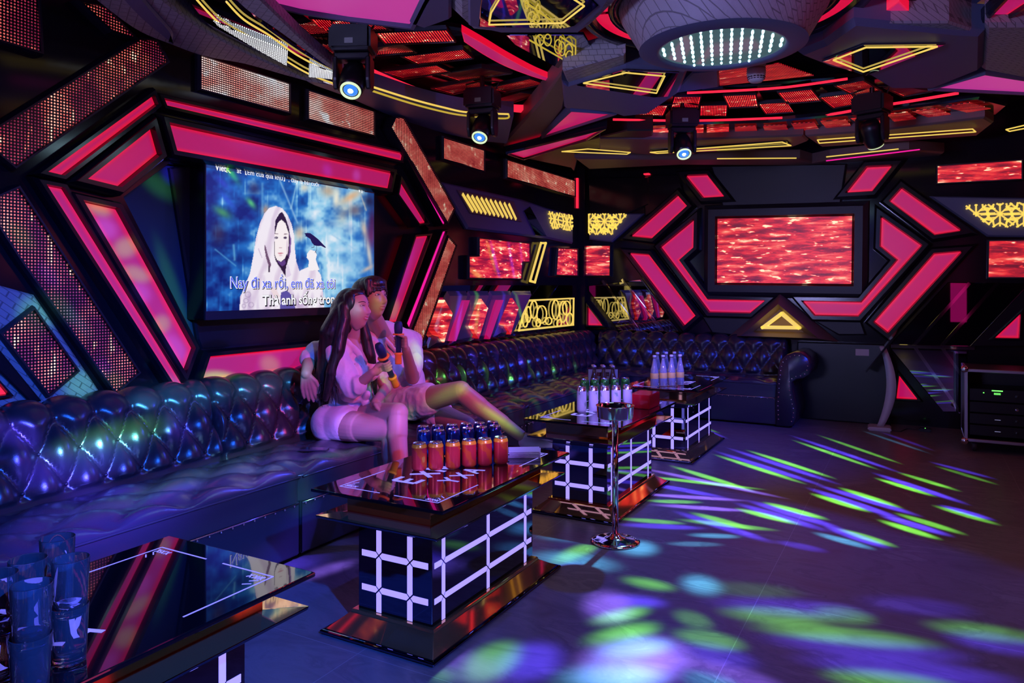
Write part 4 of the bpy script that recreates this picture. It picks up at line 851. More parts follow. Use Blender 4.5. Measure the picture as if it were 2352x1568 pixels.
# ------------------------------------------------------------------ karaoke television
TVX = .06; TP = Pl('L', 0.0)
TV0, TV1, TVB, TVT = 2.80, 4.28, 1.165, 2.075
def lin(c):
    c = np.asarray(c, float) / 255.0; return np.where(c <= .04045, c / 12.92, ((c + .055) / 1.055) ** 2.4)
def vnoise(x, y, seed):
    r = np.random.RandomState(seed); g = r.rand(64, 64)
    xi = np.floor(x).astype(int); yi = np.floor(y).astype(int); fx = x - xi; fy = y - yi
    fx = fx * fx * (3 - 2 * fx); fy = fy * fy * (3 - 2 * fy); a = lambda i, j: g[(xi + i) % 64, (yi + j) % 64]
    return (a(0, 0) * (1 - fx) + a(1, 0) * fx) * (1 - fy) + (a(0, 1) * (1 - fx) + a(1, 1) * fx) * fy
def inpoly(x, y, poly):
    ins = np.zeros(x.shape, bool); n = len(poly); j = n - 1
    for i in range(n):
        xi, yi = poly[i]; xj, yj = poly[j]
        c = ((yi > y) != (yj > y)) & (x < (xj - xi) * (y - yi) / ((yj - yi) if yj != yi else 1e-9) + xi); ins ^= c; j = i
    return ins
def television():
    root = empty('television', (0.0, (TV0 + TV1) / 2, TVB))
    off = Vector((0, (TV0 + TV1) / 2, TVB))
    bm = bmesh.new(); bx(bm, -.095, TV0, TVB, TVX - .01, TV1, TVT); bevel(bm, .006)
    for v in bm.verts: v.co -= off
    link('casing', bm, M_frame, root)
    bm = bmesh.new(); outer = [(TV0, TVB), (TV1, TVB), (TV1, TVT), (TV0, TVT)]; inn = [(TV0 + .006, TVB + .05), (TV1 - .006, TVB + .05), (TV1 - .006, TVT - .006), (TV0 + .006, TVT - .006)]
    loft(bm, [[Vector((d, p[0], p[1])) - off for p in lp] for lp, d in ((outer, TVX - .01), (outer, TVX + .004), (inn, TVX + .004), (inn, TVX - .01))], False, False)
    link('bezel', bm, pm('dark_bezel', (.03, .03, .045), .3), root)
    NX, NY = 340, 200
    y0, z0 = inn[0]; y1, z1 = inn[2]
    ys = np.linspace(y0, y1, NX); zs = np.linspace(z0, z1, NY); Y, Z = np.meshgrid(ys, zs)
    # photograph coordinates of every screen point decide what the broadcast picture shows there
    rx = TVX - CAM.x; ry = Y; zz = rx * FWD.x + ry * FWD.y; uu = (rx * RGT.x + ry * RGT.y) / zz
    px = CX0 + FPX * uu; py = HY - FPX * (Z - CAM.z) / zz; X = (px - 480) * 4.2375; Yy = (py - 360) * 4.2375
    n1 = vnoise(X / 150, Yy / 110, 1) * .6 + vnoise(X / 60, Yy / 50, 2) * .3 + vnoise(X / 24, Yy / 24, 3) * .15
    n2 = vnoise(X / 90 + 9, Yy / 200, 4) * .7 + vnoise(X / 28, Yy / 90, 5) * .3
    streak = vnoise(X / 22, Yy / 260 + X / 400, 6)
    base = np.zeros((NY, NX, 3)); dk = np.array([8, 30, 110.]); md = np.array([30, 105, 190.]); lt = np.array([150, 205, 235.]); wh = np.array([225, 235, 245.])
    g = np.clip((X - 250) / 900, 0, 1) * .50 + n1 * .95 - .30 + np.clip(streak - .7, 0, 1) * .8
    g = g * (1 - np.clip((X - 1450) / 150, 0, 1) * .5)
    def mix(a, b, t): return a + (b - a) * np.clip(t, 0, 1)[..., None]
    base = mix(mix(np.broadcast_to(dk, base.shape), md, g / .45), lt, (g - .45) / .3); base = mix(base, wh, (g - .78) / .25)
    def blob(cx, cy, rx_, ry_, col, k, ang=0):
        nonlocal base
        a = math.radians(ang); dx = (X - cx); dy = (Yy - cy); u = (dx * math.cos(a) + dy * math.sin(a)) / rx_; v = (-dx * math.sin(a) + dy * math.cos(a)) / ry_
        base = mix(base, np.array(col, float), np.exp(-(u * u + v * v)) * k)
    for b in [(200, 130, 130, 30, (60, 200, 110), .9, 55), (410, 450, 60, 28, (90, 200, 120), .9, 50), (130, 540, 90, 40, (70, 150, 90), .9, 30), (130, 250, 90, 30, (60, 70, 210), .6, 45), (180, 420, 110, 28, (50, 80, 215), .6, 50), (440, 310, 60, 60, (20, 10, 60), .7, 0), (90, 740, 70, 110, (70, 50, 70), .6, 0), (300, 720, 60, 60, (10, 40, 110), .6, 0), (400, 580, 60, 50, (20, 30, 120), .6, 0),
              (930, 300, 40, 40, (230, 215, 190), .8, 0), (1160, 330, 80, 60, (190, 160, 130), .8, 20), (1240, 400, 32, 100, (240, 235, 215), .9, 5), (1380, 390, 120, 40, (225, 170, 120), .8, -30), (1420, 520, 70, 60, (120, 100, 110), .8, 0), (1300, 560, 60, 100, (210, 180, 150), .5, 10), (1370, 700, 60, 60, (120, 150, 200), .5, 0), (880, 740, 50, 70, (220, 190, 160), .8, 0), (550, 520, 40, 50, (190, 140, 110), .8, 0),
              (1510, 700, 30, 90, (225, 200, 170), .8, -10), (1590, 620, 40, 120, (60, 30, 80), .9, 0), (1580, 780, 50, 130, (120, 30, 80), .7, 0), (1560, 950, 22, 160, (240, 215, 190), .8, -8), (1540, 1090, 60, 20, (235, 190, 160), .8, -30), (960, 640, 60, 40, (40, 90, 170), .6, 0), (1180, 650, 60, 40, (40, 90, 170), .5, 0), (880, 1080, 40, 50, (50, 80, 170), .7, 0), (1400, 1000, 150, 160, (110, 170, 220), .5, 0), (1560, 430, 60, 70, (30, 25, 60), .8, 0)]: blob(*b)
    for (x0, y0_, x1, y1_, wdt, cl, k) in [(690, 230, 860, 640, 10, (150, 190, 225), .7), (520, 260, 520, 700, 12, (120, 180, 220), .5), (850, 270, 800, 500, 9, (170, 210, 230), .6), (1120, 700, 1130, 1100, 14, (160, 210, 235), .5), (60, 900, 260, 1060, 7, (90, 160, 210), .7), (240, 860, 250, 1000, 12, (120, 190, 225), .6), (1480, 380, 1530, 520, 8, (200, 190, 180), .6), (1200, 760, 1420, 900, 8, (140, 190, 225), .5)]:
        ex, ey = x1 - x0, y1_ - y0_; L2 = ex * ex + ey * ey; t = np.clip(((X - x0) * ex + (Yy - y0_) * ey) / L2, 0, 1); d = np.hypot(X - x0 - t * ex, Yy - y0_ - t * ey)
        base = mix(base, np.array(cl, float), np.exp(-(d / wdt) ** 2) * k)
    # hooded woman
    hood = [(296, 1500), (305, 1360), (345, 1270), (400, 1130), (432, 960), (455, 800), (495, 650), (540, 550), (590, 495), (650, 478), (712, 500), (762, 560), (802, 650), (828, 760), (836, 900), (850, 1020), (880, 1110), (960, 1075), (1040, 1080), (1090, 1150), (1105, 1260), (1125, 1500)]
    m = inpoly(X, Yy, hood); fold = .5 + .5 * np.sin(X / 26 + Yy / 95 + 3 * n2); hc = mix(np.broadcast_to(np.array([240, 232, 242.]), base.shape), np.array([196, 170, 205.]), (fold - .55) * 1.1)
    hc = mix(hc, np.array([170, 140, 190.]), np.clip((n2 - .55) * 2, 0, .6) * (Yy > 1150)); base[m] = hc[m]
    for (pl_, cl) in [([(545, 850), (575, 960), (606, 1050), (590, 1090), (555, 980), (538, 880)], (110, 80, 110)), ([(575, 1060), (590, 1060), (592, 1120), (580, 1120)], (60, 45, 70)), ([(480, 880), (520, 980), (515, 990), (478, 900)], (205, 190, 215)),
        ([(640, 730), (645, 620), (690, 545), (716, 538), (748, 600), (778, 690), (792, 800), (790, 900), (772, 1000), (748, 1090), (745, 1165), (700, 1090), (650, 1015), (634, 950)], (45, 25, 60)),
        ([(780, 720), (800, 800), (796, 920), (775, 1010), (786, 800)], (130, 95, 160)), ([(752, 1060), (770, 1040), (800, 1150), (752, 1180)], (225, 210, 232)),
        ([(642, 745), (668, 650), (702, 610), (742, 645), (774, 735), (778, 835), (768, 920), (738, 990), (700, 1020), (662, 1002), (638, 950)], (246, 236, 238)),
        ([(660, 1010), (700, 1022), (740, 1000), (748, 1040), (716, 1065), (690, 1050)], (95, 60, 130)),
        ([(700, 1320), (760, 1300), (800, 1340), (850, 1500), (690, 1500)], (90, 80, 160)), ([(600, 1290), (650, 1280), (690, 1360), (640, 1380)], (235, 215, 220)),
        ([(955, 940), (985, 905), (1030, 915), (1050, 950), (1040, 1000), (1075, 1100), (960, 1110), (975, 1010), (950, 980)], (243, 238, 242))]:
        mm = inpoly(X, Yy, pl_); base[mm] = cl
    def el(cx, cy, a, b, cl, k=1.0):
        nonlocal base
        base = mix(base, np.array(cl, float), np.clip(1.6 - 1.6 * (((X - cx) / a) ** 2 + ((Yy - cy) / b) ** 2), 0, 1) * k)
    for e in [(655, 787, 20, 13, (60, 45, 80)), (742, 787, 20, 13, (60, 45, 80)), (652, 790, 6, 6, (230, 225, 240)), (657, 748, 24, 5, (120, 90, 110)), (745, 752, 24, 5, (120, 90, 110)), (695, 886, 20, 5, (190, 150, 165)), (697, 938, 32, 8, (200, 110, 130)), (697, 960, 22, 6, (225, 190, 200)), (762, 880, 12, 90, (225, 205, 220))]: el(*e)
    for (cx, cy, r) in [(380, 1340, 26), (360, 1400, 22), (410, 1440, 24), (340, 1450, 18)]:
        d = np.hypot(X - cx, (Yy - cy)); base = mix(base, np.array([150, 130, 165.]), np.exp(-((d - r) / 3.5) ** 2) * .7 * m)
    # dark title strip along the top of the picture
    strip = inpoly(X, Yy, [(640, -20), (1700, -20), (1700, 372), (1400, 318), (740, 215)]); base[strip] = (34, 22, 44)
    base = mix(base, np.array([25, 30, 70.]), (Yy < 215 - (740 - X) * .165 + 14) * (X < 745) * .45)
    colr = lin(base).reshape(-1, 3)
    me = bpy.data.meshes.new('picture'); co_ = np.stack([np.full(X.shape, TVX) - off.x, Y - off.y, Z - off.z], -1).reshape(-1, 3)
    idx = np.arange(NX * NY).reshape(NY, NX); f = np.stack([idx[:-1, :-1], idx[:-1, 1:], idx[1:, 1:], idx[1:, :-1]], -1).reshape(-1, 4)
    me.from_pydata(co_.tolist(), [], f.tolist()); ca = me.color_attributes.new('picture', 'FLOAT_COLOR', 'POINT'); ca.data.foreach_set('color', np.concatenate([colr, np.ones((len(colr), 1))], 1).ravel())
    mt = pm('television_picture', (.004, .004, .005), .3); B = NB(mt); a = B.n('ShaderNodeAttribute', attribute_name='picture'); B.l(a.outputs['Color'], B.b.inputs['Emission Color']); B.b.inputs['Emission Strength'].default_value = 1.0
    me.materials.append(mt); p = bpy.data.objects.new('picture', me); COL.objects.link(p); p.parent = root
    # bird
    zp = lambda pts: [TP.st(480 + x / 4.2375, 360 + y / 4.2375, TVX) for x, y in pts]
    bm = bmesh.new(); bird = ccw(zp([(928, 745), (955, 755), (932, 771), (952, 778), (985, 800), (1000, 835), (1025, 862), (1060, 868), (1090, 866), (1130, 886), (1138, 880), (1110, 852), (1060, 800), (1020, 768), (985, 743), (955, 740)]))
    vs = [bm.verts.new(Vector((TVX + .001, p_[0], p_[1])) - off) for p_ in bird]; bm.faces.new(vs); bmesh.ops.triangulate(bm, faces=bm.faces)
    for a, b in [((1020, 855), (1022, 880)), ((1022, 878), (996, 884)), ((1045, 865), (1047, 905)), ((1047, 905), (1030, 935)), ((1038, 920), (1044, 938))]:
        A, Bq = [Vector(v) for v in zp([a, b])]; t = (Bq - A).normalized(); n = Vector((-t.y, t.x)) * .0016; bm.faces.new([bm.verts.new(Vector((TVX + .001, v.x, v.y)) - off) for v in (A - n, Bq - n, Bq + n, A + n)])
    link('picture_bird', bm, pm('screen_dark_blue', (.002, .002, .004), .3, emi=(.012, .008, .09), es=1), p)
    mw = pm('screen_white', (.01, .01, .01), .3, emi=(.93, .93, .97), es=1); mk = pm('screen_black', (.003, .003, .005), .3); mbl = pm('screen_blue_lettering', (.01, .01, .01), .3, emi=(.10, .14, .88), es=1); mgr = pm('screen_green_lettering', (.01, .01, .01), .3, emi=(.20, .75, .03), es=1)
    def text(name, s, a, b, h, mat, off_=0.0, dx=0, dz=0, d=.001, shear=0):
        cu = bpy.data.curves.new(name, 'FONT'); cu.body = s; cu.size = 1; cu.offset = off_; cu.shear = shear; cu.resolution_u = 4
        o = bpy.data.objects.new(name, cu); COL.objects.link(o); bpy.context.view_layer.update()
        me = bpy.data.meshes.new_from_object(o.evaluated_get(bpy.context.evaluated_depsgraph_get())); bpy.data.objects.remove(o); bpy.data.curves.remove(cu)
        xs = [v.co.x for v in me.vertices]; A = zp([a])[0]; Bq = zp([b])[0]; H = zp([(a[0], a[1] - h)])[0][1] - A[1]
        sx = (Bq[0] - A[0]) / (max(xs) - min(xs)); sz = H / .70; x0 = min(xs)
        for v in me.vertices: v.co = Vector((TVX + d, A[0] + (v.co.x - x0) * sx + dx, A[1] + v.co.y * sz + dz)) - off
        me.name = name; return link(name, me, mat, p)
    ln = 'lyric_text'
    text(ln, 'Nay đi xa rồi, em đã xa tôi', (203, 1278), (1228, 1272), 112, mk, .035, .005, -.004, .001)
    text(ln, 'Nay đi xa rồi, em đã xa tôi', (203, 1278), (1228, 1272), 112, mw, .032, 0, 0, .002)
    text(ln, 'Nay đi xa rồi, em đã xa tôi', (208, 1276), (1224, 1270), 108, mbl, .004, 0, 0, .003)
    text(ln, 'Thà anh sống trong', (515, 1445), (1262, 1436), 100, mk, .06, .004, -.003, .001)
    text(ln, 'Thà anh sống trong', (517, 1443), (1260, 1434), 98, mw, .018, 0, 0, .003)
    text('title_text', 'át【Em của quá khứ】, đây là bài cuối', (270, 156), (1068, 268), 48, mw, .004, 0, 0, .002)
    text('title_text', 'Đa', (1456, 346), (1494, 350), 40, mw, .006, 0, 0, .002)
    text('title_text', 'Viet', (56, 128), (166, 146), 62, mw, .022, 0, 0, .002)
    text('title_text', 'K', (166, 148), (214, 153), 60, mw, .05, 0, 0, .002)
    text('title_text', 'K', (168, 147), (212, 152), 57, mgr, .015, 0, 0, .003)
    tag(root, 'large wall television showing a hooded woman, a bird and song lyrics', 'television')
television()
# ------------------------------------------------------------------ lit mirror tables
TBL = 'mirrored glass tables with light grids along the sofa'
M_goldb = M_gold
def make_table():
    root = empty('coffee_table', (0, 0, 0))
    def rl(hx, hy, z): return [Vector((-hx, -hy, z)), Vector((hx, -hy, z)), Vector((hx, hy, z)), Vector((-hx, hy, z))]
    def lf(name, L, mat):
        bm = bmesh.new(); loft(bm, [rl(*a) for a in L]); bevel(bm, .0018, 1); return link(name, bm, mat, root)
    b = lf('plinth', [(.262, .525, .0), (.262, .525, .012), (.200, .432, .064), (.196, .428, .076)], M_gold)
    lf('plinth_edge', [(.27, .533, .004), (.27, .533, .014), (.262, .525, .018)], M_tmir)
    lf('body', [(.178, .41, .074), (.178, .41, .412)], M_tmir)
    lf('middle_shelf', [(.18, .412, .405), (.205, .44, .418), (.285, .535, .452), (.288, .538, .462)], M_tmir)
    lf('shelf_facet', [(.288, .538, .462), (.20, .45, .468)], M_gold)
    lf('upper_box', [(.20, .452, .466), (.20, .452, .546)], M_gold)
    gl = lf('glass_top', [(.30, .525, .546), (.312, .537, .550), (.312, .537, .560), (.309, .534, .562)], M_blackglass)
    # light grids
    def seg(bm, fr, a, b, w, fa, fb):
        A = Vector(a); B_ = Vector(b); t = (B_ - A).normalized(); n = Vector((-t.y, t.x)); g = .004; ga = 0 if fa else g; gb = 0 if fb else g; ka = 0 if fa else w / 2; kb = 0 if fb else w / 2
        P = [A + t * ga, A + t * (ga + ka) + n * w / 2, B_ - t * (gb + kb) + n * w / 2, B_ - t * gb, B_ - t * (gb + kb) - n * w / 2, A + t * (ga + ka) - n * w / 2]
        loft(bm, [[fr(p, d) for p in P] for d in (.0, .0015)])
    def grid(fr, xs, zs, x0, x1, z0, z1, w):
        bm = bmesh.new(); X = [x0] + xs + [x1]; Z = [z0] + zs + [z1]
        for x in xs:
            for a, b_ in zip(Z, Z[1:]): seg(bm, fr, (x, a), (x, b_), w, a == z0, b_ == z1)
        for z in zs:
            for a, b_ in zip(X, X[1:]): seg(bm, fr, (a, z), (b_, z), w, a == x0, b_ == x1)
        o = link('light_grid', bm, M_lav, root); return o
    grid(lambda p, d: Vector((p[0], -.41 - d, p[1])), [-.075, .075], [.165, .300], -.160, .160, .078, .398, .024)
    grid(lambda p, d: Vector((p[0], .41 + d, p[1])), [-.075, .075], [.165, .300], -.160, .160, .078, .398, .024)
    for s in (1, -1): grid(lambda p, d, s=s: Vector((s * (.178 + d), p[0], p[1])), [-.335, 0, .335], [.165, .300], -.395, .395, .078, .398, .022)
    # etched writing and corner ornaments lit from below
    fr = lambda p, d: Vector((p[0], p[1], .562 + d)); bm = bmesh.new()
    def bar(a, b, w=.006):
        A = Vector(a); B_ = Vector(b); t = (B_ - A).normalized(); n = Vector((-t.y, t.x)) * w / 2
        loft(bm, [[fr(p, d) for p in (A - n, B_ - n, B_ + n, A + n)] for d in (.0, .0006)])
    hx, hy = .235, .455
    for sx in (-1, 1):
        for sy in (-1, 1):
            c = (sx * hx, sy * hy); bar(c, (sx * (hx - .20), sy * hy), .005); bar(c, (sx * hx, sy * (hy - .28)), .005)
            for k in range(3):
                a = .02 + .014 * k; x, y = c[0] - sx * (.012 + .02 * k), c[1] - sy * .014
                bar((x, y), (x - sx * .014, y - sy * .02), .004); bar((x - sx * .014, y), (x, y - sy * .02), .004)
                x, y = c[0] - sx * .014, c[1] - sy * (.014 + .024 * k); bar((x, y), (x - sx * .02, y - sy * .014), .004)
    STR = {'E': [((0, 0), (0, 1)), ((0, 0), (.6, 0)), ((0, .5), (.5, .5)), ((0, 1), (.6, 1))], 'X': [((0, 0), (.7, 1)), ((0, 1), (.7, 0))], 'N': [((0, 0), (0, 1)), ((0, 1), (.6, 0)), ((.6, 0), (.6, 1))],
           'Y': [((0, 1), (.35, .5)), ((.7, 1), (.35, .5)), ((.35, .5), (.35, 0))], 'A': [((0, 0), (.35, 1)), ((.35, 1), (.7, 0)), ((.15, .38), (.55, .38))]}
    def word(s, y0, x, h, w):
        # letters read along the length of the table, tops toward the sofa
        for i, ch in enumerate(s):
            for a, b_ in STR[ch]:
                f = lambda p: (x - p[1] * h + 0, y0 + i * h * 1.05 + p[0] * h)
                A, B_ = f(a), f(b_); bar(A, B_, w)
    word('EXN', -.28, .0, .105, .020); word('YXA', -.20, .14, .085, .014)
    link('etching', bm, M_lavd, root)
    return root
tb = make_table()
TY = [.985, 2.68, 4.45, 6.10]; TXc = 1.815
TLAB = ['mirrored table nearest the camera holding the stacked glass tumblers', 'mirrored table in front of the couple with orange and blue cans', 'mirrored table with silver cans behind the ashtray stand', 'farthest mirrored table with the clear bottles']
for i, y in enumerate(TY):
    o = tb if i == 0 else copy_tree(tb)
    o.location = (TXc, y, 0); tag(o, TLAB[i], 'table', TBL)
ZT = .5627
def tt(px, py): P = atZ(px, py, ZT); return (P.x, P.y)
# ------------------------------------------------------------------ cans
def make_can(r, h, body, neck, band=None, nm='drink_can'):
    root = empty(nm, (0, 0, 0)); bm = bmesh.new()
    lathe(bm, [(r * .78, .0), (r * .80, .001), (r * .98, h * .06), (r, h * .09), (r, h * .84)], 28, cap=False); bm.faces.ensure_lookup_table()
    link('body', bm, body, root, True)
    bm = bmesh.new(); lathe(bm, [(r, h * .84), (r * .97, h * .90), (r * .84, h * .965)], 28, cap=False); link('neck', bm, neck, root, True)
    bm = bmesh.new(); lathe(bm, [(r * .84, h * .965), (r * .86, h * .985), (r * .86, h), (r * .81, h), (r * .80, h * .975), (.001, h * .978)], 28, cap=False); link('lid', bm, M_can, root, True)
    bm = bmesh.new(); tube(bm, [(-.004, -.010, h * .985), (.004, -.010, h * .985), (.006, 0, h * .985), (.004, .010, h * .985), (-.004, .010, h * .985), (-.006, 0, h * .985)], .0013, 5, closed=True); link('ring_pull', bm, M_can, root)
    bm = bmesh.new(); lathe(bm, [(.001, .003), (r * .6, .003), (r * .78, .0)], 28, cap=False); link('base', bm, M_can, root, True)
    return root
M_can = pm('brushed_aluminium', (.75, .75, .78), .22, 1)
def can_mat(name, c1, c2, c3, rot=0, metal=.55):
    m = pm(name, c1, .25, metal); B = NB(m); o = B.obj(); s = B.n('ShaderNodeSeparateXYZ'); B.l(o, s.inputs[0])
    ang = B.math('ARCTAN2', s.outputs[1], s.outputs[0]); wv = B.math('SINE', B.math('ADD', B.math('MULTIPLY', ang, 2.0), B.math('MULTIPLY', s.outputs[2], 40.0)))
    n = B.noise(B.map(o, sc=(30, 30, 18)), 1.0, 3); f = B.math('ADD', B.math('MULTIPLY', wv, .3), n); c = B.ramp(f, [(.35, c1), (.60, c1), (.66, c2), (.78, c2), (.84, c3)]); B.l(c, B.b.inputs['Base Color']); return m
M_orange = can_mat('orange_red_can_print', (.75, .04, .04), (.85, .10, .02), (.9, .35, .04), metal=.35); M_orneck = pm('orange_can_neck', (.95, .34, .02), .25, .15)
M_blue = can_mat('blue_can_print', (.01, .03, .16), (.02, .12, .45), (.5, .03, .03), metal=.5); M_blneck = pm('blue_can_neck', (.02, .06, .25), .2, .7)
M_silver = can_mat('pale_can_print', (.62, .64, .66), (.55, .60, .60), (.25, .4, .3), metal=.05); M_green = can_mat('green_can_print', (.05, .28, .06), (.10, .4, .1), (.5, .6, .5)); M_grneck = pm('green_can_neck', (.08, .4, .06), .25, .6)
canO = make_can(.033, .118, M_orange, M_orneck); canB = make_can(.031, .122, M_blue, M_blneck); canS = make_can(.031, .160, M_silver, M_can); canG = make_can(.031, .150, M_green, M_grneck)
used = {}
def place(proto, x, y, lab, cat, grp, rz=0, z=ZT, s=1.0):
    o = proto if id(proto) not in used else copy_tree(proto); used[id(proto)] = 1
    o.location = (x, y, z); o.rotation_euler = (0, 0, rz); o.scale = (s, s, s); return tag(o, lab, cat, grp)
ORD = ['nearest to the sofa end, leftmost', 'second from the left', 'third from the left', 'fourth from the left', 'fifth from the left', 'rightmost, beside the napkins']
for i, (px, py) in enumerate([(963, 1079), (1001, 1077), (1040, 1074), (1077, 1070), (1113, 1067), (1150, 1063)]):
    x, y = tt(px, py); place(canO, x, y, 'orange and red can in the front row, ' + ORD[i], 'drink can', 'orange drink cans in the front row', .7 * i)
ORB = ['leftmost', 'second from the left', 'third from the left', 'fourth from the left', 'fifth from the left', 'rightmost']
for r_, (base, lbl) in enumerate([([(974, 1045), (1008, 1043), (1042, 1040), (1075, 1037), (1106, 1034), (1137, 1031)], 'front'), ([(972, 1036), (1005, 1034), (1038, 1032), (1070, 1029), (1101, 1027), (1131, 1024)], 'rear')]):
    for i, (px, py) in enumerate(base):
        x, y = tt(px, py + (4 if r_ == 0 else 0)); place(canB, x, y, 'dark blue can in the %s blue row, %s' % (lbl, ORB[i]), 'drink can', 'blue drink cans in two rows', .9 * i + r_)
for i, (px, py) in enumerate([(1336, 946), (1363, 945), (1389, 944), (1415, 943), (1441, 941)]):
    x, y = tt(px, py); place(canS, x, y, 'tall silver can on the third table, %s of the front five' % ORB[i], 'drink can', 'silver cans on the third table', 1.1 * i, s=1.0)
for i, (px, py) in enumerate([(1343, 920), (1366, 919), (1389, 918), (1412, 917), (1436, 916)]):
    x, y = tt(px, py); place(canG, x, y, 'green can behind the silver cans, %s of five' % ORB[i], 'drink can', 'green cans on the third table', 1.3 * i, s=1.0)
# ------------------------------------------------------------------ napkins
def napkins():
    x, y = tt(1203, 1046); c = Vector((x, y, ZT)); mn = pm('white_paper', (.8, .78, .85), .8)
    root = empty('napkin_stack', c); r = random.Random(3)
    bm = bmesh.new()
    for k in range(5):
        M = Matrix.Rotation(.55 + r.uniform(-.06, .06), 4, 'Z'); z = k * .0062; a = .075 + r.uniform(-.004, .004)
        lo = [M @ Vector(p) for p in [(-a, -a * .7, z), (a, -a * .7, z), (a * 1.04, a * .7, z + .002), (-a, a * .7, z)]]; up = [p + Vector((0, 0, .0045)) for p in lo]
        loft(bm, [lo, up])
    bevel(bm, .0015, 1); link('napkins', bm, mn, root); tag(root, 'small stack of folded white paper napkins beside the orange cans', 'napkins')
napkins()
# ------------------------------------------------------------------ tumblers on the near table
def glass_mat():
    m = pm('clear_glass', (.80, .84, 1), .01, trans=.95, ior=1.40); return m
M_glass = glass_mat()
def make_tumbler():
    bm = bmesh.new(); lathe(bm, [(.001, .0), (.028, .0), (.031, .003), (.0325, .04), (.036, .118), (.0352, .1195), (.0349, .118), (.0314, .04), (.0295, .012), (.001, .010)], 36, cap=False)
    for k in range(6): pass
    return link('glass_tumbler', bm, M_glass, None, True)
tum = make_tumbler(); k = 0
TP_ = [(62, 1520, 'left foreground pair'), (160, 1518, 'right foreground pair'), (130, 1452, 'rear pair near the sofa'), (-8, 1568, 'pair cut by the left edge'), (70, 1600, 'pair at the bottom edge'), (168, 1625, 'pair at the bottom edge, right')]
for px, py, lb in TP_[:5]:
    x, y = tt(px, py)
    for j in (0, 1):
        o = tum if k == 0 else tum.copy(); k += 1
        if o is not tum: COL.objects.link(o)
        o.location = (x + .003 * j, y, ZT + .0 + j * .099); o.rotation_euler = (0, 0, k * .7)
        tag(o, 'clear glass tumbler, %s of the stacked %s' % (('lower', 'upper')[j], lb), 'glass', 'stacked glass tumblers on the nearest table')
# ------------------------------------------------------------------ bottle carrier and bottles
def bottle_prof(h): return [(.001, 0), (.030, 0), (.032, .004), (.032, h * .46), (.029, h * .56), (.016, h * .80), (.0125, h * .90), (.0125, h)]
def make_bottle(h, gm, cap, lab):
    root = empty('bottle', (0, 0, 0)); bm = bmesh.new(); lathe(bm, bottle_prof(h), 26); link('glass', bm, gm, root, True)
    bm = bmesh.new(); lathe(bm, [(.0145, h - .004), (.0152, h - .012), (.0152, h + .008), (.012, h + .011), (.001, h + .011)], 20, cap=False); link('cap', bm, cap, root, True)
    bm = bmesh.new(); lathe(bm, [(.0325, h * .26), (.0328, h * .265), (.0328, h * .44), (.0325, h * .445)], 26, cap=False); link('paper_label', bm, lab, root, True)
    return root
M_clr = pm('clear_bottle_glass', (.85, .9, 1), .03, trans=.75, ior=1.3); M_capw = pm('white_cap', (.8, .8, .85), .4); M_lby = pm('yellow_label', (.75, .5, .12), .55)
bt = make_bottle(.235, M_clr, M_capw, M_lby)
BP = [(1503, 887, 'front row, leftmost'), (1523, 886, 'front row, second from left'), (1542, 885, 'front row, third from left'), (1562, 884, 'front row, rightmost'), (1510, 879, 'rear row, leftmost'), (1530, 878, 'rear row, middle'), (1549, 877, 'rear row, right')]
for i, (px, py, lb) in enumerate(BP):
    x, y = tt(px, py - (0 if i < 4 else 2)); place(bt, x, y, 'clear bottle with yellow label and white cap, ' + lb, 'bottle', 'clear bottles on the farthest table', i * .8, z=ZT + .002)
def tray():
    x, y = tt(1531, 884); root = empty('serving_tray', (x, y, ZT)); bm = bmesh.new()
    return
def carrier():
    x, y = tt(1385, 912); root = empty('bottle_carrier', (x, y, ZT)); mc = pm('pale_cardboard', (.62, .52, .6), .7)
    bm = bmesh.new(); w, d, h = .105, .066, .12
    for (x0, y0, x1, y1, hh) in [(-w, -d, w, -d + .004, .095), (-w, d - .004, w, d, .095), (-w, -d, -w + .004, d, .12), (w - .004, -d, w, d, .12)]: bx(bm, x0, y0, 0, x1, y1, hh)
    bx(bm, -w, -d, 0, w, d, .004); link('box', bm, mc, root)
    bm = bmesh.new()
    # centre divider with hand hole
    for (x0, z0, x1, z1) in [(-w, 0, w, .15), (-w, .15, -.045, .18), (.045, .15, w, .18), (-w, .18, w, .20)]: bx(bm, x0, -.002, z0, x1, .002, z1)
    link('handle', bm, mc, root)
    root.rotation_euler = (0, 0, YAW * .6 + .2); tag(root, 'pale cardboard six bottle carrier behind the green cans', 'bottle carrier')
    bb = make_bottle(.215, pm('brown_bottle_glass', (.10, .05, .03), .06), pm('silver_cap', (.6, .55, .6), .3, .8), pm('cream_label', (.6, .5, .4), .6)); M = Matrix.Translation((x, y, 0)) @ Matrix.Rotation(YAW * .6 + .2, 4, 'Z')
    for i, (dx, dy) in enumerate([(-.066, -.033), (0, -.033), (.066, -.033), (-.066, .033), (0, .033), (.066, .033)]):
        P = M @ Vector((dx, dy, 0)); place(bb, P.x, P.y, 'brown bottle in the cardboard carrier, %s side, %s' % (('near', 'far')[i // 3], ('left', 'middle', 'right')[i % 3]), 'bottle', 'brown bottles in the carrier', 0, z=ZT + .005)
carrier()
def redbox():
    x, y = tt(1481, 934); bm = bmesh.new(); bx(bm, -.07, -.11, 0, .07, .11, .09); bevel(bm, .004); o = link('tissue_box', bm, pm('glossy_red_card', (.6, .01, .02), .12, coat=.6), None)
    o.location = (x - .01, y + .02, ZT); o.rotation_euler = (0, 0, .0); tag(o, 'glossy red box on the third table beside the silver cans', 'box')
redbox()
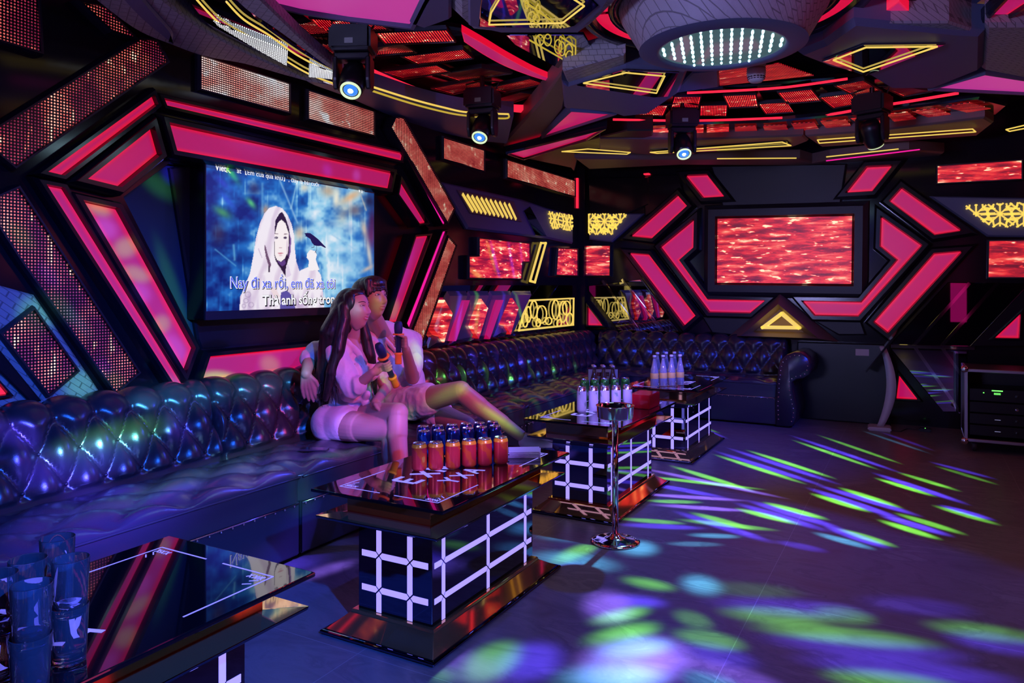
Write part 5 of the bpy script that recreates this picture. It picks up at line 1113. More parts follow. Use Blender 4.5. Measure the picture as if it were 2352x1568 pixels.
# ------------------------------------------------------------------ ashtray stand
def stand():
    P = atZ(1413, 1243, 0); root = empty('ashtray_stand', (P.x, P.y, 0))
    bm = bmesh.new(); lathe(bm, [(.001, 0), (.130, 0), (.132, .004), (.130, .009), (.10, .014), (.06, .020), (.03, .030), (.020, .045), (.001, .045)], 48, cap=False); link('base', bm, M_chrome, root, True)
    bm = bmesh.new(); tube(bm, [(0, 0, .03), (0, 0, .66)], .0165, 20); link('pole', bm, M_chrome, root, True)
    bm = bmesh.new(); lathe(bm, [(.001, .655), (.085, .655), (.094, .662), (.099, .72), (.103, .724), (.099, .726), (.094, .72), (.090, .668), (.001, .664)], 48, cap=False); link('bowl', bm, M_chrome, root, True)
    tag(root, 'chrome pedestal ashtray stand with round bowl between two tables', 'ashtray stand')
stand()
# ------------------------------------------------------------------ kiosk stand with tilted screen
def kiosk():
    P = atZ(2020, 986, 0); root = empty('song_selection_kiosk', (P.x, P.y, 0)); root.rotation_euler = (0, 0, YAW - .463); mw = pm('white_plastic', (.62, .60, .7), .35)
    bm = bmesh.new(); bx(bm, -.10, -.11, 0, .10, .11, .035); bevel(bm, .01); link('foot', bm, mw, root)
    bm = bmesh.new(); loops = []
    for i in range(13):
        t = i / 12; z = .03 + t * .76; x = .005 + .085 * math.sin(math.pi * t) ** .9 + .02 * t; hw = .028 + .014 * math.sin(math.pi * min(1, t * 1.1)) ; loops.append([Vector((x - hw, -.035, z)), Vector((x + hw, -.035, z)), Vector((x + hw, .035, z)), Vector((x - hw, .035, z))])
    loft(bm, loops); bevel(bm, .006, 2); link('curved_post', bm, mw, root, True)
    M = Matrix.Translation((.0, 0, .72)) @ Matrix.Rotation(math.radians(-55), 4, 'Y')
    bm = bmesh.new(); bx(bm, -.20, -.18, -.008, .20, .18, .008, M); bevel(bm, .005); link('screen', bm, pm('dark_tablet', (.02, .02, .03), .1, coat=.5), root)
    tag(root, 'white curved stand with a tilted touch screen before the back wall', 'touch screen kiosk')
kiosk()
# ------------------------------------------------------------------ flight case with amplifiers
def rack():
    P0 = atZ(2216, 1012, .09); x0 = P0.x; y0 = P0.y; W = .62; D = .55; z0, z1 = .09, .68
    root = empty('equipment_flight_case', (x0, y0, 0)); mk = pm('black_laminate', (.010, .010, .014), .4)
    bm = bmesh.new()
    for a in [(.0, .02, z0, .02, D, z1), (W - .02, .02, z0, W, D, z1), (0, .02, z0, W, D, z0 + .02), (0, .02, z1 - .02, W, D, z1), (0, D - .02, z0, W, D, z1)]: bx(bm, *a)
    link('case_shell', bm, mk, root)
    bm = bmesh.new(); e = .022; ma = pm('aluminium_edging', (.55, .5, .62), .3, .9)
    for a in [(-.003, -.003, z0, e, e, z1), (W - e, -.003, z0, W + .003, e, z1), (0, -.003, z0 - .003, W, e, z0 + e), (0, -.003, z1 - e, W, e, z1 + .003), (-.003, D - e, z0, e, D + .003, z1), (-.003, 0, z1 - e, e, D, z1 + .003), (-.003, 0, z0 - .003, e, D, z0 + e)]: bx(bm, *a)
    bevel(bm, .003, 1); link('edge_trim', bm, ma, root)
    for (cx, cz) in [(0, z0), (0, z1), (W, z0), (W, z1)]:
        bm = bmesh.new(); lathe(bm, [(.001, -.014), (.022, -.012), (.03, 0), (.022, .012), (.001, .014)], 14, Matrix.Translation((cx, 0, cz)) @ Matrix.Rotation(math.pi / 2, 4, 'X')); link('ball_corner', bm, M_chrome, root, True)
    mg = pm('green_display', (.02, .1, .02), .3, emi=(.15, 1, .12), es=2.2); mf = pm('amplifier_face', (.012, .012, .016), .3)
    for i, (a, b) in enumerate([(.115, .20), (.21, .295), (.305, .39), (.40, .50)]):
        bm = bmesh.new(); bx(bm, .035, .05, z0 + a - .07, W - .035, .40, z0 + b - .07); bevel(bm, .003, 1); am = link('amplifier', bm, mf, root); yz = .049
        bm = bmesh.new()
        for kx in range(4): lathe(bm, [(.012, 0), (.012, .016), (.001, .018)], 14, Matrix.Translation((.36 + kx * .06, yz, z0 + (a + b) / 2 - .07)) @ Matrix.Rotation(math.pi / 2, 4, 'X'))
        link('knobs', bm, M_chrome if i == 2 else mf, am)
        if i < 2:
            bm = bmesh.new(); bx(bm, .21, .046, z0 + (a + b) / 2 - .072, .25, .05, z0 + (a + b) / 2 - .068); link('handle_mark', bm, pm('pale_mark', (.6, .6, .7), .4, emi=(.25, .28, .5), es=.6), am)
        if i == 3:
            bm = bmesh.new(); bx(bm, .19, .046, z0 + .415, .265, .05, z0 + .423); bx(bm, .205, .046, z0 + .397, .25, .05, z0 + .401); bx(bm, .205, .046, z0 + .388, .25, .05, z0 + .392); bx(bm, .13, .046, z0 + .395, .138, .05, z0 + .402); link('level_display', bm, mg, am)
    for cx in (.07, W - .07):
        for cy in (.08, D - .08):
            bm = bmesh.new(); lathe(bm, [(.001, -.014), (.042, -.014), (.045, 0), (.042, .014), (.001, .014)], 18, Matrix.Translation((cx, cy, .045)) @ Matrix.Rotation(math.pi / 2, 4, 'Y')); bx(bm, cx - .02, cy - .02, .05, cx + .02, cy + .02, .09); link('caster', bm, pm('dark_rubber', (.03, .02, .02), .5), root)
    tag(root, 'black wheeled flight case with amplifiers at the right edge', 'equipment case')
rack()
def floor_unit():
    P = atZ(2125, 990, 0); bm = bmesh.new(); bx(bm, -.05, -.04, 0, .05, .04, .03); bevel(bm, .008); o = link('power_adapter', bm, M_blackd); o.location = (P.x, P.y, 0)
    bm = bmesh.new(); lathe(bm, [(.004, .03), (.004, .033), (.001, .034)], 8, Matrix.Translation((0, -.02, 0))); link('indicator', bm, pm('green_display', (.02, .1, .02), .3), o); tag(o, 'small black power adapter with green light on the floor by the mirrors', 'power adapter')
    bm = bmesh.new(); A = atZ(2035, 988, 0); pts = [(A.x, A.y, .006), (A.x + .12, A.y - .03, .006), (P.x - .15, P.y + .03, .006), (P.x - .04, P.y, .008)]; tube(bm, pts, .004, 6); tag(link('power_cable', bm, M_blackd), 'thin black cable on the floor from kiosk foot to adapter', 'cable')
floor_unit()
# ------------------------------------------------------------------ tufted leather sofas
def grid_mesh(name, ns, nt_, f, mat, parent, xf):
    me = bpy.data.meshes.new(name); co_ = [xf(f(i / (ns - 1), j / (nt_ - 1))) for j in range(nt_) for i in range(ns)]
    fc = [(j * ns + i, j * ns + i + 1, (j + 1) * ns + i + 1, (j + 1) * ns + i) for j in range(nt_ - 1) for i in range(ns - 1)]
    me.from_pydata([tuple(c) for c in co_], [], fc); bm = bmesh.new(); bm.from_mesh(me); bmesh.ops.recalc_face_normals(bm, faces=bm.faces); bm.to_mesh(me); bm.free()
    return link(name, me, mat, parent, True)
def polyline(P):
    P = [Vector(p) for p in P]; L = [0]
    for a, b in zip(P, P[1:]): L.append(L[-1] + (b - a).length)
    def ev(t):
        d = t * L[-1]
        for i in range(len(P) - 1):
            if d <= L[i + 1] or i == len(P) - 2:
                k = (d - L[i]) / max(1e-9, L[i + 1] - L[i]); return P[i].lerp(P[i + 1], k), (P[i + 1] - P[i]).normalized(), d
    return ev, L[-1]
def cr(P, n=6):
    o = smooth_path(P, n); return o
def sofa(label, name, L, xf, group, step=.014, seat_rng=None, back_rng=None, end_caps=True, seam_seed=0):
    root = empty(name, xf(Vector((L / 2, .45, 0)))); inv = root.location.copy(); X = lambda p: xf(p) - inv
    b0, b1 = back_rng or (0, L); s0, s1 = seat_rng or (0, L)
    prof = cr([(.345, .40), (.325, .50), (.285, .62), (.245, .72), (.225, .775), (.185, .815), (.125, .825), (.07, .80), (.045, .74), (.04, .40)], 5)
    ev, PL = polyline(prof); per = .18; rw = .15; rnd = random.Random(seam_seed)
    def back(a, t):
        s = b0 + a * (b1 - b0); p, tg, d = ev(t); n = Vector((tg.y, -tg.x))
        if n.x < 0 and t < .3: n = -n
        n = Vector((tg.y, -tg.x)); n = n if (n.x > 0 or n.y > 0) else -n
        e = min(s - b0, b1 - s); edge = min(1, max(0, e / .03)) ** .5
        h = d - .09; top = 2 * rw + .02
        if h < top - .02: A = s / per + h / (2 * rw); B = s / per - h / (2 * rw); w_ = (abs(math.sin(math.pi * A)) * abs(math.sin(math.pi * B))) ** .5
        else: w_ = 0
        A2 = s / per + .0; v_ = abs(math.sin(math.pi * A2)) ** .4 * .85 if t < .8 else .6
        if h < -.03: w_ = .35 + .5 * abs(math.sin(math.pi * (s / per))) ** .5 * 0
        k = min(1, max(0, (h - (top - .06)) / .05)); k = k * k * (3 - 2 * k); w_ = w_ * (1 - k) + v_ * k
        if t > .72: w_ = .5
        q_ = p + n * (.060 * w_ * edge - .022)
        if e < .002: q_ = Vector((max(.05, p.x - .05), p.y - .03))
        return Vector((s, q_.x, q_.y))
    ns = int((b1 - b0) / step) + 1
    bk = grid_mesh('backrest', ns, 100, back, M_lea, root, X)
    # buttons sit in the dimples
    bm = bmesh.new(); k = int(b0 / per) - 1
    while k * per < b1 + .01:
        for j in (0, 1, 2):
            s = (k + (.5 if j == 1 else 0)) * per; h = j * rw
            if b0 + .04 < s < b1 - .04:
                p, tg, d = ev(min(.99, (h + .09) / PL)); c = X(Vector((s, p.x - .012, p.y))); bmesh.ops.create_icosphere(bm, subdivisions=1, radius=.0095, matrix=Matrix.Translation(c))
        k += 1
    o = link('buttons', bm, M_lea, bk, True); o['kind'] = 'stuff'
    # seat cushion: shallow tufts, welt, front face
    sp = cr([(.30, .425), (.50, .447), (.74, .450), (.86, .446), (.896, .430), (.900, .405), (.896, .34), (.898, .285)], 5); ev2, SL = polyline(sp)
    def seat(a, t):
        s = s0 + a * (s1 - s0); p, tg, d = ev2(t); n = Vector((-tg.y, tg.x)); n = n if n.y > 0 or n.x > 0 else -n
        e = min(s - s0, s1 - s); ed = min(1, max(0, e / .035)) ** .5
        if p.y > .435:
            v = p.x; A = s / .33 + v / .30; B = s / .33 - v / .30; w_ = (abs(math.sin(math.pi * A)) * abs(math.sin(math.pi * B))) ** .6; wr = mnoise.noise(Vector((s * 9, v * 9, seam_seed))) * .006
            p = p + Vector((0, .034 * w_ + wr - .016))
        p = p - n * .022 * (1 - ed)
        return Vector((s, p.x, p.y))
    grid_mesh('seat_cushion', int((s1 - s0) / .03) + 1, 44, seat, M_leac, root, X)
    # welt under the cushion edge and base
    bm = bmesh.new(); tube(bm, [X(Vector((s0 + .01 + (s1 - s0 - .02) * i / 24, .902, .408))) for i in range(25)], .0055, 6); link('welt', bm, M_leac, root, True)
    bm = bmesh.new(); a = X(Vector((s0 + .003, .06, .03))); vs = []
    loft(bm, [[X(Vector((s, v, z))) for s, v in ((s0 + .004, .05), (s1 - .004, .05), (s1 - .004, .893), (s0 + .004, .893))] for z in (.02, .29)]); bevel(bm, .008); link('base', bm, M_leac, root)
    bm = bmesh.new(); tube(bm, [X(Vector((s0 + .01 + (s1 - s0 - .02) * i / 8, .897, .278))) for i in range(9)], .004, 6); n_ = int((s1 - s0) / .062)
    for i in range(n_):
        c = X(Vector((s0 + .03 + i * .062, .9, .270))); bmesh.ops.create_icosphere(bm, subdivisions=1, radius=.0058, matrix=Matrix.Translation(c))
    o = link('nail_trim', bm, M_nail, root, True); o['kind'] = 'stuff'
    return tag(root, label, 'sofa', group)
SG = 'tufted leather sofa sections round the room'
LX = lambda y0: (lambda p: Vector((p.x * 0 + p.y, y0 + p.x, p.z)))
sofa('near section of the tufted leather sofa at the lower left under the LED bands', 'leather_sofa', 2.62, LX(.08), SG, .012, seam_seed=1)
sofa('section of the tufted leather sofa the couple sit on, below the television', 'leather_sofa', 2.42, LX(2.70), SG, .014, seam_seed=2)
sofa('far section of the tufted leather sofa along the left wall to the corner', 'leather_sofa', 3.02, LX(5.12), SG, .018, seat_rng=(0, 2.36), back_rng=(0, 2.98), seam_seed=3)
sofa('tufted leather sofa section along the back wall, ending in a scroll arm', 'leather_sofa', 2.42, (lambda p: Vector((p.x, YB - .02 - p.y * .78, p.z))), SG, .018, seat_rng=(.10, 2.40), back_rng=(.30, 2.40), seam_seed=4)
def arm():
    Yf = 7.46; ol = [(1787, 844), (1792, 828), (1806, 815), (1824, 809), (1840, 810), (1857, 822), (1863, 842), (1859, 860), (1845, 869), (1830, 871), (1820, 877), (1820, 892), (1824, 915), (1830, 940), (1829, 960), (1822, 978), (1812, 985), (1782, 980), (1780, 930), (1783, 880)]
    P = [atY(x, y, Yf) for x, y in ol]; P = [(p.x, max(.012, p.z)) for p in P]; root = empty('sofa_scroll_arm', (P[0][0], Yf, 0)); off = Vector((P[0][0], Yf, 0))
    bm = bmesh.new(); loops = []
    for y, d in ((Yf, -.012), (Yf + .012, 0), (YB - .12, 0)):
        Q = offp(ccw(P), d); loops.append([Vector((p[0], y, p[1])) - off for p in Q])
    loft(bm, loops); link('arm_body', bm, M_lea, root, True)
    bm = bmesh.new(); Q = offp(ccw(P), -.028); Q = [Vector((p[0], Yf - .002, p[1])) - off for p in Q]; ev, LL = polyline([(p.x, p.z) for p in Q] + [(Q[0].x, Q[0].z)]); n = int(LL / .042)
    for i in range(n):
        p, _, _ = ev(i / n)
        if p.y > .05: bmesh.ops.create_icosphere(bm, subdivisions=1, radius=.0085, matrix=Matrix.Translation((p.x, -.002, p.y)))
    o = link('nail_trim', bm, M_nail, root, True); o['kind'] = 'stuff'
    tag(root, 'rounded scroll arm with nail trim at the right end of the back sofa', 'sofa arm')
arm()
# ------------------------------------------------------------------ the couple
def capsule(bm, p1, r1, p2, r2, seg=24):
    p1, p2 = Vector(p1), Vector(p2); ax = p2 - p1; L = ax.length; t = ax.normalized() if L > 1e-6 else Vector((0, 0, 1)); u = t.orthogonal().normalized(); v = t.cross(u); loops = []
    for k in range(5):
        a = -math.pi / 2 + k * math.pi / 10; loops.append((p1 + t * r1 * math.sin(a), max(1e-4, r1 * math.cos(a))))
    for k in range(6):
        a = k * math.pi / 10; loops.append((p2 + t * r2 * math.sin(a), max(1e-4, r2 * math.cos(a))))
    loft(bm, [[c + (u * math.cos(2 * math.pi * i / seg) + v * math.sin(2 * math.pi * i / seg)) * r for i in range(seg)] for c, r in loops])
def chain(bm, pts):
    for (p, r), (p2, r2) in zip(pts, pts[1:]): capsule(bm, p, r, p2, r2)
def ellipsoid(bm, c, ax, R=None, seg=24):
    M = Matrix.Translation(Vector(c)) @ (R.to_4x4() if R else Matrix.Identity(4)) @ Matrix.Diagonal((*ax, 1)); bmesh.ops.create_uvsphere(bm, u_segments=seg, v_segments=seg // 2, radius=1, matrix=M)
def remesh(name, bm, vox, mat, parent=None, smooth=4, off=None):
    me = bpy.data.meshes.new('tmp'); bm.to_mesh(me); bm.free(); o = bpy.data.objects.new('tmp', me); COL.objects.link(o)
    m = o.modifiers.new('r', 'REMESH'); m.mode = 'VOXEL'; m.voxel_size = vox; m.use_smooth_shade = True
    if smooth: s = o.modifiers.new('s', 'SMOOTH'); s.iterations = smooth; s.factor = .5
    bpy.context.view_layer.update(); me2 = bpy.data.meshes.new_from_object(o.evaluated_get(bpy.context.evaluated_depsgraph_get())); bpy.data.objects.remove(o); bpy.data.meshes.remove(me)
    if off is not None: me2.transform(Matrix.Translation(-Vector(off)))
    me2.name = name; me2.materials.clear(); return link(name, me2, mat, parent, True)
def frame_of(f, tilt=0.0):
    """head axes: x = facing, z = up"""
    f = Vector(f).normalized(); s = UP.cross(f).normalized(); u = f.cross(s); R = Matrix((f, s, u)).transposed(); return R @ Matrix.Rotation(tilt, 3, 'X')
def head_mesh(bm, C, R, k=1.0, female=False):
    nu, nv = 96, 72; rows = []
    def G(y, z, cy, cz, sy, sz): return math.exp(-((y - cy) / sy) ** 2 - ((z - cz) / sz) ** 2)
    for j in range(nv + 1):
        ph = math.pi * j / nv; row = []
        for i in range(nu):
            th = 2 * math.pi * i / nu; x = math.sin(ph) * math.cos(th); y = math.sin(ph) * math.sin(th); z = math.cos(ph)
            X = .095 * x; Y = .076 * y; Z = .115 * z
            if z < 0:  # jaw
                t = -z; Y *= 1 - .36 * t ** 1.6; X = X * (1 - .12 * t) + (.012 * t if x > 0 else .030 * t)
                Z *= 1.0
            if x > 0:
                X = min(X, .088) if abs(y) < .5 else X
                w = x ** .5
                X += w * (.023 * G(Y, Z, 0, -.018, .0105, .016) + .012 * G(Y, Z, 0, .004, .008, .022) + .006 * G(Y, Z, 0, -.026, .018, .008))
                X += w * (-.009 * (G(Y, Z, .031, .016, .017, .011) + G(Y, Z, -.031, .016, .017, .011)) + .004 * (G(Y, Z, .030, .034, .024, .007) + G(Y, Z, -.030, .034, .024, .007)))
                X += w * (.0075 * G(Y, Z, 0, -.047, .020, .005) + .0075 * G(Y, Z, 0, -.060, .016, .006) - .004 * G(Y, Z, 0, -.0535, .022, .002) + .010 * G(Y, Z, 0, -.092, .022, .014) + .005 * (G(Y, Z, .042, -.020, .02, .02) + G(Y, Z, -.042, -.020, .02, .02)))
                X += w * .0035 * (G(Y, Z, .031, .016, .013, .006) + G(Y, Z, -.031, .016, .013, .006))
            row.append(bm.verts.new(C + R @ (Vector((X, Y, Z)) * k)))
        rows.append(row)
    for a, b in zip(rows, rows[1:]):
        for i in range(nu): bm.faces.new([a[i], b[i], b[(i + 1) % nu], a[(i + 1) % nu]])
    bmesh.ops.remove_doubles(bm, verts=bm.verts, dist=1e-6)
    for s in (-1, 1): ellipsoid(bm, C + R @ (Vector((-.012, s * .074, -.006)) * k), (.016 * k, .009 * k, .030 * k), R, 12)
def skin_paint(o, C, R, k, off, base, lip, brow_w=1.0, eye=.0045, smile=False):
    me = o.data; n = len(me.vertices); co_ = np.empty(n * 3); me.vertices.foreach_get('co', co_); co_ = co_.reshape(-1, 3) + np.array(off) - np.array(C); L = co_ @ np.array(R) / k
    col = np.tile(np.array(base, float), (n, 1)); x, y, z = L[:, 0], L[:, 1], L[:, 2]; front = (x > .05)
    def mixc(m, c): 
        nonlocal col
        m = np.clip(m, 0, 1)[:, None] * front[:, None]; col = col * (1 - m) + np.array(c) * m
    def g(cy, cz, sy, sz, p=1): return np.exp(-(((y - cy) / sy) ** 2 + ((z - cz) / sz) ** 2) ** p)
    mixc(g(0, -.054, .024, .011, 2) * .55, lip)
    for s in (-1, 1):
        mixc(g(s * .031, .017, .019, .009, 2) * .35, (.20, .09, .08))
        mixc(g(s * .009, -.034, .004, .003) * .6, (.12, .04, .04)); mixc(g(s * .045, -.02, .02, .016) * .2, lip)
    a = me.color_attributes.new('paint', 'FLOAT_COLOR', 'POINT'); a.data.foreach_set('color', np.concatenate([col, np.ones((n, 1))], 1).ravel())
def skin_mat(name):
    m = pm(name, (.6, .4, .32), .45, spec=.4, bump=(120, .08, .001)); B = NB(m); a = B.n('ShaderNodeAttribute', attribute_name='paint'); B.l(a.outputs['Color'], B.b.inputs['Base Color']); B.b.inputs['Subsurface Weight'].default_value = .12; B.b.inputs['Subsurface Radius'].default_value = (.02, .008, .005); return m
M_skin = skin_mat('skin')
def face_details(body, root, off, C, R, k, smile, closed_eyes):
    from mathutils.bvhtree import BVHTree
    me = body.data; bv = BVHTree.FromPolygons([v.co.copy() for v in me.vertices], [tuple(p.vertices) for p in me.polygons]); dirv = -(R @ Vector((1, 0, 0)))
    def sf(y, z, out=.0004):
        o = C + R @ (Vector((.25, y, z)) * k) - off; h = bv.ray_cast(o, dirv)
        return (h[0] - dirv * out) if h[0] is not None else o
    md = pm('dark_lashes', (.008, .005, .006), .6); mw = pm('eye_white', (.62, .56, .58), .3); mi = pm('dark_iris', (.012, .006, .005), .15); ml = pm('lips', (.50, .10, .13), .4); mt = pm('teeth', (.8, .76, .74), .3)
    for s in (-1, 1):
        bm = bmesh.new(); n = 9
        up = [sf(s * (.0165 + .029 * i / 8), .0155 + (.0055 if not closed_eyes else .0015) * math.sin(math.pi * i / 8) - .0012 * i / 8) for i in range(n)]
        tube(bm, up, [.0009 + .0009 * math.sin(math.pi * (i + 1) / 10) for i in range(n)], 6)
        tube(bm, [sf(s * (.0135 + .037 * i / 8), .0345 + .0045 * math.sin(math.pi * i / 8) - .002 * i / 8, -.0004) for i in range(n)], [.0014 + .0014 * math.sin(math.pi * (i + 2) / 11) for i in range(n)], 6)
        link('lashes_and_brow', bm, md, root, True)
        c = sf(s * .0305, .0165, -.0045); bm = bmesh.new(); ellipsoid(bm, c, (.0055 * k, .0125 * k, (.0050 if not closed_eyes else .0030) * k), R, 14); e = link('eye', bm, mw, root, True)
        bm = bmesh.new(); ellipsoid(bm, c - dirv * .0036, (.0026 * k, .0055 * k, (.0048 if not closed_eyes else .0027) * k), R, 12); link('iris', bm, mi, e, True)
    for zz, rr, cv in ((-.0475, .0026, .0012), (-.0605, .0032, -.0010)):
        bm = bmesh.new(); tube(bm, [sf(.021 * (i / 5 - 1), zz + cv * math.cos(math.pi * (i / 5 - 1)) * .6 + ((.0045 if smile else .0015) * (abs(i / 5 - 1) ** 2)), -.0012) for i in range(11)], [rr * (.45 + .55 * math.sin(math.pi * (i + .6) / 11.2)) for i in range(11)], 8); link('lip', bm, ml, root, True)
    bm = bmesh.new(); tube(bm, [sf(.016 * (i / 4 - 1), -.0538 + (.0035 if smile else .0012) * (abs(i / 4 - 1) ** 2), -.0018) for i in range(9)], .0026 if smile else .0020, 6); link('teeth', bm, mt, root, True)
def hair_mat():
    m = pm('black_hair', (.012, .009, .011), .33, spec=.5); B = NB(m); o = B.obj(); n = B.noise(B.map(o, sc=(130, 130, 5)), 1.0, 3); bp = B.n('ShaderNodeBump'); bp.inputs['Strength'].default_value = .8; bp.inputs['Distance'].default_value = .003; B.l(n, bp.inputs['Height']); B.l(bp.outputs[0], B.b.inputs['Normal'])
    c = B.ramp(n, [(.3, (.006, .005, .006)), (.7, (.035, .024, .026))]); B.l(c, B.b.inputs['Base Color']); return m
M_hair = hair_mat()
def folds(o, amp, sc, ang=0.0):
    me = o.data; me.update(); nn = [v.normal.copy() for v in me.vertices]
    for v, vn in zip(me.vertices, nn):
        c = v.co.copy(); p = Vector((c.x * sc, c.y * sc, c.z * sc * .45)); q_ = mnoise.noise(p + Vector((7, 3, ang))) + .5 * mnoise.noise(p * 2.3); r_ = 1 - abs(q_) * 2.2
        v.co = c + vn * amp * r_
    return o
def cloth_mat(name, col):
    m = pm(name, col, .75, bump=(9, .5, .02)); m.node_tree.nodes['Principled BSDF'].inputs['Sheen Weight'].default_value = .15; return m
def grip_hand(bm, G, axis, palm, wrist, r=.020, s=1.0):
    """fingers closed round a bar: axis points to the thumb end"""
    a = Vector(axis).normalized(); p = Vector(palm); p = (p - a * p.dot(a)).normalized(); t = a.cross(p); Rr = r + .0085 * s
    pc = G + p * (Rr + .010)
    for i in range(4):
        o = a * ((1.5 - i) * .0195 * s); ln = (1.0, 1.08, 1.0, .85)[i]; pts = [(G + o + p * (Rr + .012) - t * .022, .0105 * s)]
        for kx in range(1, 6):
            ang = -.55 + kx * .62 * ln; pts.append((G + o + (p * math.cos(ang) + t * math.sin(ang)) * Rr, (.0092 - .0004 * kx) * s))
        chain(bm, pts)
    for i in range(4): capsule(bm, G + a * ((1.5 - i) * .019 * s) + p * (Rr + .013) - t * .020, .0125 * s, wrist + a * ((1.5 - i) * .010), .017 * s)
    th = [(wrist.lerp(G, .35) + a * .022, .014 * s)]
    for kx in range(4):
        ang = .05 - kx * .62; th.append((G + a * (.030 + .006 * kx) * s + (p * math.cos(ang) + t * math.sin(ang)) * (Rr + .002), (.0118 - .0009 * kx) * s))
    chain(bm, th)
def limp_hand(bm, W, d, side, nrm, s=1.0):
    """relaxed hand hanging from the wrist W along d; side = toward the thumb"""
    d = Vector(d).normalized(); side = Vector(side).normalized(); nrm = Vector(nrm).normalized()
    K = []
    for i in range(4):
        off = side * ((1.5 - i) * .0205 * s); k0 = W + d * .085 * s + off * 1.05; capsule(bm, W + off * .55 + d * .01, .0165 * s, k0, .0125 * s); ln = (.90, 1.0, .93, .74)[i]; cur = k0; dd = d.copy(); pts = [(k0, .0115 * s)]
        for kx, l_ in enumerate((.042, .026, .021)):
            dd = (dd + nrm * (.16 + .12 * kx) + side * (1.5 - i) * .03).normalized(); cur = cur + dd * l_ * ln * s; pts.append((cur, (.0102 - .0011 * kx) * s))
        chain(bm, pts)
    b = W + side * .026 * s + d * .02; chain(bm, [(b, .015 * s), (b + (d * .6 + side * .6).normalized() * .038 * s, .0125 * s), (b + (d * .8 + side * .5).normalized() * .066 * s + nrm * .01, .0108 * s), (b + (d * .95 + side * .3).normalized() * .09 * s + nrm * .018, .0088 * s)])
def microphone(A, Bp, label, name='microphone'):
    """A = head end, Bp = tail end"""
    A = Vector(A); Bp = Vector(Bp); ax = (A - Bp).normalized(); L = (A - Bp).length; rot = ax.to_track_quat('Z', 'Y').to_matrix().to_4x4(); root = empty(name, Bp); root.rotation_euler = rot.to_euler()
    md = pm('dark_blue_black_plastic', (.012, .018, .06), .3, coat=.3); mo = pm('orange_silicone', (.95, .30, .03), .5); mg = pm('blue_mesh_grille', (.03, .05, .16), .35, .7, bump=(600, .8, .002))
    bm = bmesh.new(); lathe(bm, [(.016, .03), (.0165, L * .3), (.018, L * .62), (.020, L * .70), (.001, L * .70)], 24); link('handle', bm, md, root, True)
    bm = bmesh.new(); lathe(bm, [(.020, L * .68), (.0245, L * .74), (.0265, L * .84), (.0245, L * .94), (.018, L), (.001, L)], 28); link('grille', bm, mg, root, True)
    bm = bmesh.new(); lathe(bm, [(.019, L * .665), (.034, L * .672), (.036, L * .69), (.034, L * .705), (.021, L * .71)], 28); link('silicone_ring', bm, mo, root, True)
    bm = bmesh.new(); lathe(bm, [(.020, -.008), (.0205, .0), (.0205, .045), (.0245, .050), (.0265, .056), (.0245, .062), (.017, .064)], 28); link('silicone_tail_cap', bm, mo, root, True)
    return tag(root, label, 'microphone')
def shoe(bm, heel, toe, r=.036):
    h = Vector(heel); t = Vector(toe); d = (t - h); capsule(bm, h, r, h + d * .45, r * .95); capsule(bm, h + d * .4, r * .92, t, r * .8)
    capsule(bm, h + Vector((0, 0, .03)), r * .85, h + d * .3 + Vector((0, 0, .02)), r * .8)
W = atX
